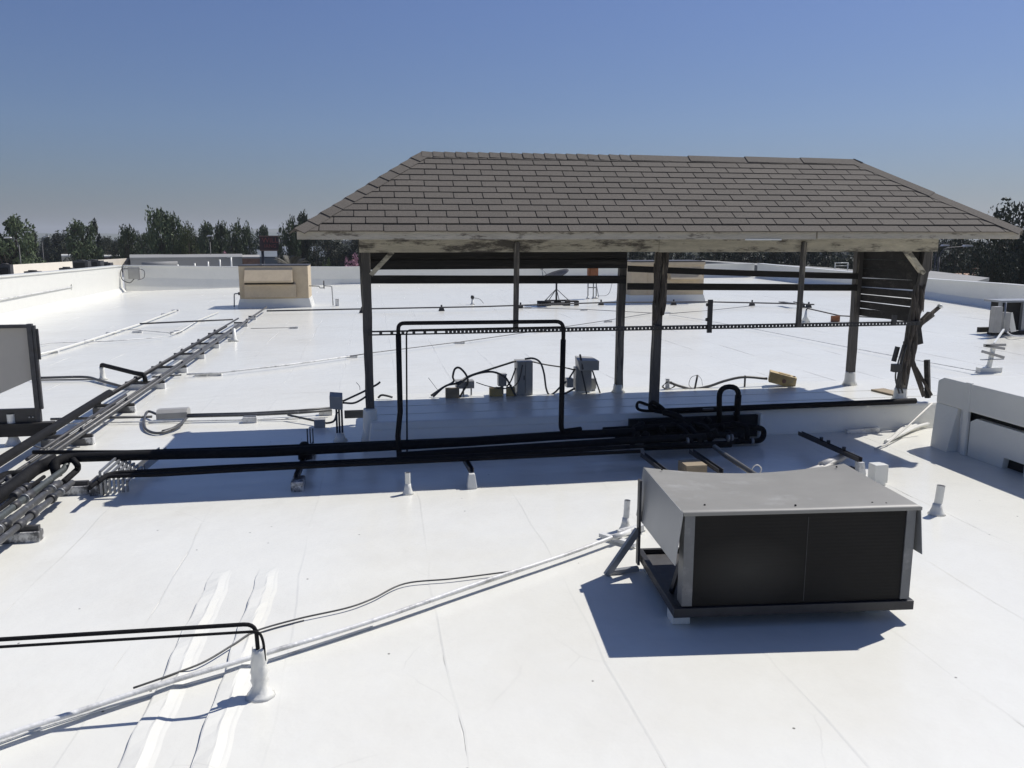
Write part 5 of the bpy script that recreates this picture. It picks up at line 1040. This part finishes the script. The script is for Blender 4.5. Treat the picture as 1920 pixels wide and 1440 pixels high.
m0 = V((*onray(1800, 66), ztop(505, 66))); m1 = V((*onray(1842, 66), ztop(505, 66))); MB().add([V((*q, zt)) for q in (qa, qb, qc, qd)] + [m0, m1], [(0, 1, 5, 4), (2, 3, 4, 5), (1, 2, 5), (3, 0, 4)]).build('roof', 'tile', t)
c = m1 + V((0, 0, -.1)); MB().box(c.x - .3, c.x + .3, c.y - .3, c.y + .3, c.z - .4, c.z + .5).build('chimney', 'tile', t)
# ================================================================== SIGN AND LAMPS
d = 100.0
t = thing('shop_sign', (*onray(505, d), -6), 'dark red sign with red lettering on tall poles', 'sign')
def P(px, py): return Dist(px, d, ztop(py, d))
a, b = P(486, 470), P(526, 445)
e = (V((b.x, b.y, 0)) - V((a.x, a.y, 0))); nrm = V((e.y, -e.x, 0)).normalized()
MB().prism([a, V((b.x, b.y, a.z)), b, V((a.x, a.y, b.z))], -nrm * .5).build('face', 'signb', t)
for px in (491, 521): q = P(px, 445); q = q - nrm * .25; MB().tube([(q.x, q.y, -6), (q.x, q.y, a.z + .02)], .16, 8).build('pole', 'darksteel', t)
fr = MB(); fr.bar(V((a.x, a.y, b.z)) + nrm * .02, b + nrm * .02, .08, .12); fr.bar(a + nrm * .02, V((b.x, b.y, a.z)) + nrm * .02, .08, .12); fr.build('frame', 'brick', t)
def text(s, px, py, size):
    cu = bpy.data.curves.new('lettering', 'FONT'); cu.body = s; cu.size = size; cu.align_x = 'CENTER'; cu.align_y = 'CENTER'; cu.extrude = 0.03
    tmp = bpy.data.objects.new('tmp', cu); COL.objects.link(tmp); dg = bpy.context.evaluated_depsgraph_get(); me = bpy.data.meshes.new_from_object(tmp.evaluated_get(dg)); bpy.data.objects.remove(tmp)
    me.materials.clear(); me.materials.append(M['signt']); o = bpy.data.objects.new('lettering', me); COL.objects.link(o); o.parent = t
    o.location = P(px, py) + nrm * .06 - ORG[t.name]; o.rotation_euler = (math.pi / 2, 0, math.atan2(e.y, e.x)); return o
text('WILL', 506, 452.5, .78); text('IANG', 506, 462.5, .55)
def lamp(px, pyt, pyb, dd, lb, arm=1.0, group='street lamps'):
    c = Dist(px, dd, 0); zt = ztop(pyt, dd); t = thing('street_lamp', (c.x, c.y, -6), lb, 'street lamp', group)
    MB().tube([(c.x, c.y, -6), (c.x, c.y, zt - .6)], [.08, .05], 8).build('pole', 'darksteel', t)
    MB().tube(spline([(c.x, c.y, zt - .7), (c.x + arm * .2, c.y, zt - .15), (c.x + arm, c.y, zt)]), .03, 6).build('arm', 'darksteel', t)
    MB().prism([(c.x + arm - .1, c.y - .12, zt - .03), (c.x + arm + .5, c.y - .15, zt), (c.x + arm + .45, c.y - .15, zt + .08), (c.x + arm, c.y - .12, zt + .1)], (0, .28, 0)).build('lamp_head', 'lampw', t, .02)
    return t
lamp(34, 448, 505, 82, 'street lamp before the leftmost broad tree', -1.0); lamp(78, 446, 500, 110, 'distant street lamp between two dark trees at left', .3); lamp(393, 445, 495, 90, 'street lamp before the tree right of the tall green trees', -.15); lamp(523, 440, 490, 96, 'slim street lamp beside the dark red sign', -.15)
lamp(1764, 462, 520, 56, 'street lamp with a long arm at the far right under the eaves', 1.6)
lamp(1757, 461, 520, 70, 'street lamp mostly hidden by the shelter corner', .5)
t = thing('utility_pole', (*onray(136, 105), -6), 'leaning utility pole with a crossarm among the far left trees', 'utility pole')
q0 = Dist(139, 105, -6); q1 = Dist(135, 105, ztop(432, 105)); MB().tube([q0, q1], .12, 8).build('pole', 'trunk', t); MB().bar(q1 + V((-.8, 0, -.3)), q1 + V((.6, 0, -.3)), .12, .12).build('crossarm', 'trunk', t)
t = thing('utility_pole', (*onray(1763, 54), -6), 'slim dark pole standing beside the right hand street lamp', 'utility pole')
q0 = Dist(1748, 60, -6); MB().tube([q0, q0 + V((0, 0, 8.2))], .1, 8).build('pole', 'trunk', t); MB().box(q0.x - .5, q0.x + .5, q0.y - .06, q0.y + .06, 1.8, 1.95).build('crossarm', 'trunk', t)
# ================================================================== TREES
def leaves(mb, c, r, n, ls):
    for _ in range(n):
        while True:
            p = V((random.uniform(-1, 1), random.uniform(-1, 1), random.uniform(-1, 1)))
            if p.length < 1: break
        p = V((p.x * r.x, p.y * r.y, p.z * r.z)) + c
        a = V((jit(1), jit(1), jit(1))).normalized(); b = a.cross(V((jit(1), jit(1), jit(1)))).normalized(); s = ls * random.uniform(.6, 1.4)
        o = len(mb.v); mb.v += [p - a * s, p - b * s * .5, p + a * s, p + b * s * .5]; mb.f.append((o, o + 1, o + 2, o + 3)); mb.sm.append(False)
def crown_mesh(kind_, m, seed):
    random.seed(seed); mb = MB(); lm = MB()
    if kind_ == 'broad':            # height 1, several uprights
        for k in range(60):
            a = random.uniform(0, 6.28); z = random.uniform(.25, .93); rr = .40 * math.sqrt(max(.03, 1 - (max(0, z - .55) / .45) ** 2.6)) * random.uniform(.15, 1)
            c = V((math.cos(a) * rr, math.sin(a) * rr, z)); q = random.uniform(.055, .11); leaves(mb, c, V((q, q, q * 1.25)), 75, .024); lm.tube([(0, 0, .15), (c.x * .5, c.y * .5, z * .6), c], [.018, .01, .003], 4, False)
        for k in range(6):
            a = random.uniform(0, 6.28); rr = random.uniform(.0, .2); c = V((math.cos(a) * rr, math.sin(a) * rr, random.uniform(.88, .97))); leaves(mb, c, V((.04, .04, .07)), 40, .02)
    elif kind_ == 'column':
        for k in range(26):
            z = random.uniform(.1, .96); rr = .13 * (1 - z * .65) * random.uniform(.1, 1); a = random.uniform(0, 6.28); c = V((math.cos(a) * rr, math.sin(a) * rr, z)); leaves(mb, c, V((.05, .05, .08)), 60, .02)
    elif kind_ == 'dense':
        for k in range(120):
            a = random.uniform(0, 6.28); z = random.uniform(.14, .97); rr = .46 * math.sqrt(max(0.02, 1 - ((z - .5) / .5) ** 2)) * random.uniform(.3, 1); c = V((math.cos(a) * rr, math.sin(a) * rr, z)); q = random.uniform(.07, .12); leaves(mb, c, V((q, q, q)), 80, .016); lm.tube([(0, 0, .1), c * .6, c], [.015, .01, .003], 4, False)
    elif kind_ == 'bush':
        for k in range(30):
            a = random.uniform(0, 6.28); z = random.uniform(.1, .9); rr = .55 * math.sqrt(max(.02, 1 - z * z)) * random.uniform(.2, 1); c = V((math.cos(a) * rr, math.sin(a) * rr, z)); leaves(mb, c, V((.1, .1, .1)), 55, .022); lm.tube([(0, 0, 0), c * .6, c], [.012, .008, .003], 4, False)
    return mb.mesh('crown', m), lm.mesh('limbs', 'trunk') if lm.v else None, None
TM = {}
trm = MB().tube([(0, 0, 0), (.004, .003, .3), (0, 0, .62)], [.03, .022, .01], 8).mesh('trunk', 'trunk')
def tree(px, pyt, wpx, dist, kd, m, lb, cat='tree', group=None, seed=0, name='tree', zb=-6.0):
    key = (kd, m, seed % 3)
    if key not in TM: TM[key] = crown_mesh(kd, m, 100 + hash_(kd) + seed % 3)
    cr, lim, _ = TM[key]
    c = Dist(px, dist, zb); h = ztop(pyt, dist) - zb; w = wpx / 1560.0 * dist
    nat = {'broad': .58, 'column': .2, 'dense': .82, 'bush': .95}[kd]
    t = thing(name, c, lb, cat, group); sx_ = w / nat
    rz_ = random.uniform(0, 6.28)
    for nm, me in (('crown', cr), ('trunk', trm), ('limbs', lim)):
        if me is None: continue
        o = bpy.data.objects.new(nm, me); COL.objects.link(o); o.parent = t; o.scale = (sx_, sx_, h); o.rotation_euler = (0, 0, rz_)
    return t
def hash_(s): return sum(ord(c) for c in s)
TG = 'trees along the left horizon'
for k, a in enumerate([(22, 419, 62, 100, 'broad', 'leaf', 'broad dark tree at the far left edge behind a street lamp'), (-30, 430, 50, 100, 'broad', 'leaf', 'dark tree cut by the left edge of the picture'), (65, 438, 14, 140, 'column', 'leafd', 'thin pointed conifer right of the leftmost broad tree'), (88, 446, 26, 150, 'dense', 'leafd', 'low round dark tree before the hazy hills at left'), (104, 436, 20, 150, 'column', 'leafd', 'pointed dark conifer in the low group at left'), (118, 439, 26, 150, 'dense', 'leafd', 'rounded dark tree in the low group at left'),
    (152, 424, 40, 105, 'broad', 'leaf', 'tall bushy tree left of the narrow cypress'), (168, 421, 22, 105, 'column', 'leaf', 'tall upright tree touching the bushy one on its right'), (181, 420, 16, 108, 'column', 'leafd', 'narrow cypress right of the bushy tree'), (200, 449, 40, 130, 'dense', 'leafd', 'low dark tree filling the gap right of the cypress'),
    (242, 431, 32, 105, 'broad', 'leaf', 'slender tree left of the tallest green tree'), (266, 441, 26, 110, 'dense', 'leafd', 'low dark tree at the foot of the tallest green tree'), (301, 404, 46, 95, 'broad', 'leaf', 'tallest green tree of the left skyline'), (327, 411, 34, 95, 'broad', 'leaf', 'second tall green tree touching the tallest one'), (349, 426, 38, 92, 'dense', 'leafl', 'yellow green rounded tree below the tallest ones'),
    (393, 425, 34, 105, 'broad', 'leaf', 'bushy tree behind the middle street lamp'), (414, 424, 26, 105, 'broad', 'leaf', 'upright tree right of the middle street lamp'), (446, 421, 34, 102, 'broad', 'leaf', 'full tree above the small brown building'), (466, 436, 26, 110, 'dense', 'leaf', 'rounded tree left of the dark red sign'), (493, 430, 28, 125, 'broad', 'leaf', 'tree directly behind the dark red sign'),
    (546, 416, 34, 92, 'broad', 'leaf', 'dark tree at the left corner of the shelter roof'), (566, 407, 30, 95, 'broad', 'leafd', 'tallest tree touching the shelter roof corner'), (575, 432, 60, 96, 'dense', 'leafd', 'broad dark tree below the shelter roof corner'), (625, 444, 70, 105, 'dense', 'leafd', 'dense dark tree under the eaves at left'), (672, 446, 60, 105, 'dense', 'leafd', 'dense dark tree behind the left front post'),
    (370, 446, 40, 120, 'dense', 'leafd', 'low dark tree in the gap left of the middle street lamp'), (130, 452, 60, 120, 'dense', 'leafd', 'low dark tree behind the tan building'), (225, 452, 50, 118, 'dense', 'leafd', 'low dark tree above the long brown building'), (330, 455, 90, 110, 'dense', 'leafd', 'wide low dark tree at the foot of the tall green pair'), (430, 452, 60, 115, 'dense', 'leafd', 'low dark tree above the white parapet posts')]):
    random.seed(300 + k); tree(*a, group=TG, seed=k)
for k, a in enumerate([(760, 455, 90, 85, 'first dark tree behind the left slats'), (840, 452, 90, 88, 'second dark tree behind the left slats'), (920, 453, 90, 86, 'third dark tree behind the left slats'), (1000, 452, 90, 90, 'fourth dark tree behind the left slats'), (1090, 453, 100, 88, 'fifth dark tree behind the left slats'), (1180, 452, 100, 86, 'dark tree behind the second beige housing'),
    (1262, 448, 80, 84, 'dark tree just right of the middle post'), (1335, 450, 90, 82, 'dark tree over the second beige housing right end'), (1405, 448, 90, 80, 'dark tree in the middle of the right bay'), (1470, 452, 80, 80, 'dark tree behind the right hanging stud'), (1540, 448, 90, 78, 'dark tree behind the ladder rail'), (1620, 450, 100, 74, 'dark tree behind the right slatted screen'), (1700, 446, 90, 72, 'dark tree behind the right front post'),
    (1790, 446, 90, 78, 'airy dark tree behind the street lamp at right'), (1850, 452, 80, 68, 'medium dark tree left of the big one at right'), (1908, 397, 150, 58, 'big dark tree rising past the right shelter corner'), (1985, 405, 150, 58, 'big dark tree cut by the right edge of the picture'), (1872, 470, 80, 54, 'low dark tree against the right parapet')]):
    random.seed(400 + k); tree(a[0], a[1], a[2], a[3], 'dense', 'leafd', a[4], group='dark trees beyond the shelter', seed=k)
random.seed(77)
tree(651, 472, 62, 66, 'bush', 'pink', 'pink blossoming tree beyond the parapet left of the shelter', 'flowering tree', 'pink blossoming trees', 1, 'flowering_tree', zb=-5)
tree(432, 468, 44, 98, 'bush', 'pink', 'small pink blossoming tree near the brown building', 'flowering tree', 'pink blossoming trees', 1, 'flowering_tree')
tree(606, 480, 36, 64, 'bush', 'leafl', 'yellow green shrub beside the pink blossoming tree', 'shrub', None, 1, 'shrub', zb=-5)
def palm(px, pyt, d, w, lb):
    c = Dist(px, d, -6); zt = ztop(pyt, d); t = thing('palm_tree', c, lb, 'palm')
    zc = zt - w * .38
    MB().tube([c, c + V((.1, 0, (zc + 6) * .5)), V((c.x, c.y, zc))], [.3, .22, .2], 8).build('trunk', 'trunk', t)
    random.seed(8); fm = None
    for k in range(34):
        a = random.uniform(0, 6.28); el = random.uniform(-.35, 1.35); d0 = V((math.cos(a) * math.cos(el), math.sin(a) * math.cos(el), math.sin(el))); L = w * random.uniform(.42, .55); mb = MB()
        s = d0.cross(V((0, 0, 1))).normalized(); pts = [V((c.x, c.y, zc)) + d0 * L * q - V((0, 0, L * .35 * q * q)) for q in (0, .25, .5, .75, 1)]
        mb.tube(pts, [.03, .025, .02, .015, .008], 4)
        for j in range(1, 14):
            q = j / 14; i = min(3, int(q * 4)); p = pts[i].lerp(pts[i + 1], q * 4 - i); ln = L * .32 * math.sin(math.pi * (.15 + .8 * q))
            for sg in (-1, 1):
                tip = p + s * sg * ln + d0 * ln * .5 - V((0, 0, ln * .25)); o = len(mb.v); mb.v += [p - d0 * .05, p + d0 * .05, tip]; mb.f.append((o, o + 1, o + 2)); mb.sm.append(False)
        mb.build('frond', 'palm', t)
palm(545, 470, 70, 3.6, 'spiky palm beyond the parapet right of the beige housing')
# far-off wood that reads as one mass
random.seed(55); mb = MB()
for k in range(620):
    a = random.uniform(-.85, 1.0); d = random.uniform(170, 900); h = random.uniform(3.5, 6.5) + 2.5 * math.sin(a * 23) * math.sin(d * .02); w = random.uniform(4, 9); c = V((d * math.sin(a + .0), d * math.cos(a), -6 + h * .5))
    leaves(mb, c, V((w, w, h * .62)), 26, 1.5 + d * .0022)
kind(mb.build('distant_wood', 'leafd'), 'stuff')

# thin smog over the whole place
hz = MB().box(-3900, 3900, -1400, 5100, -7.2, 60).build('haze', 'hill'); hm = bpy.data.materials.new('smog'); hm.use_nodes = True
hn = hm.node_tree; hn.nodes.clear(); pv = hn.nodes.new('ShaderNodeVolumePrincipled'); ho = hn.nodes.new('ShaderNodeOutputMaterial')
pv.inputs['Color'].default_value = (0.86, 0.90, 0.95, 1); pv.inputs['Density'].default_value = 0.0003; pv.inputs['Anisotropy'].default_value = 0.2
hn.links.new(pv.outputs[0], ho.inputs['Volume']); hz.data.materials.clear(); hz.data.materials.append(hm); kind(hz, 'stuff')
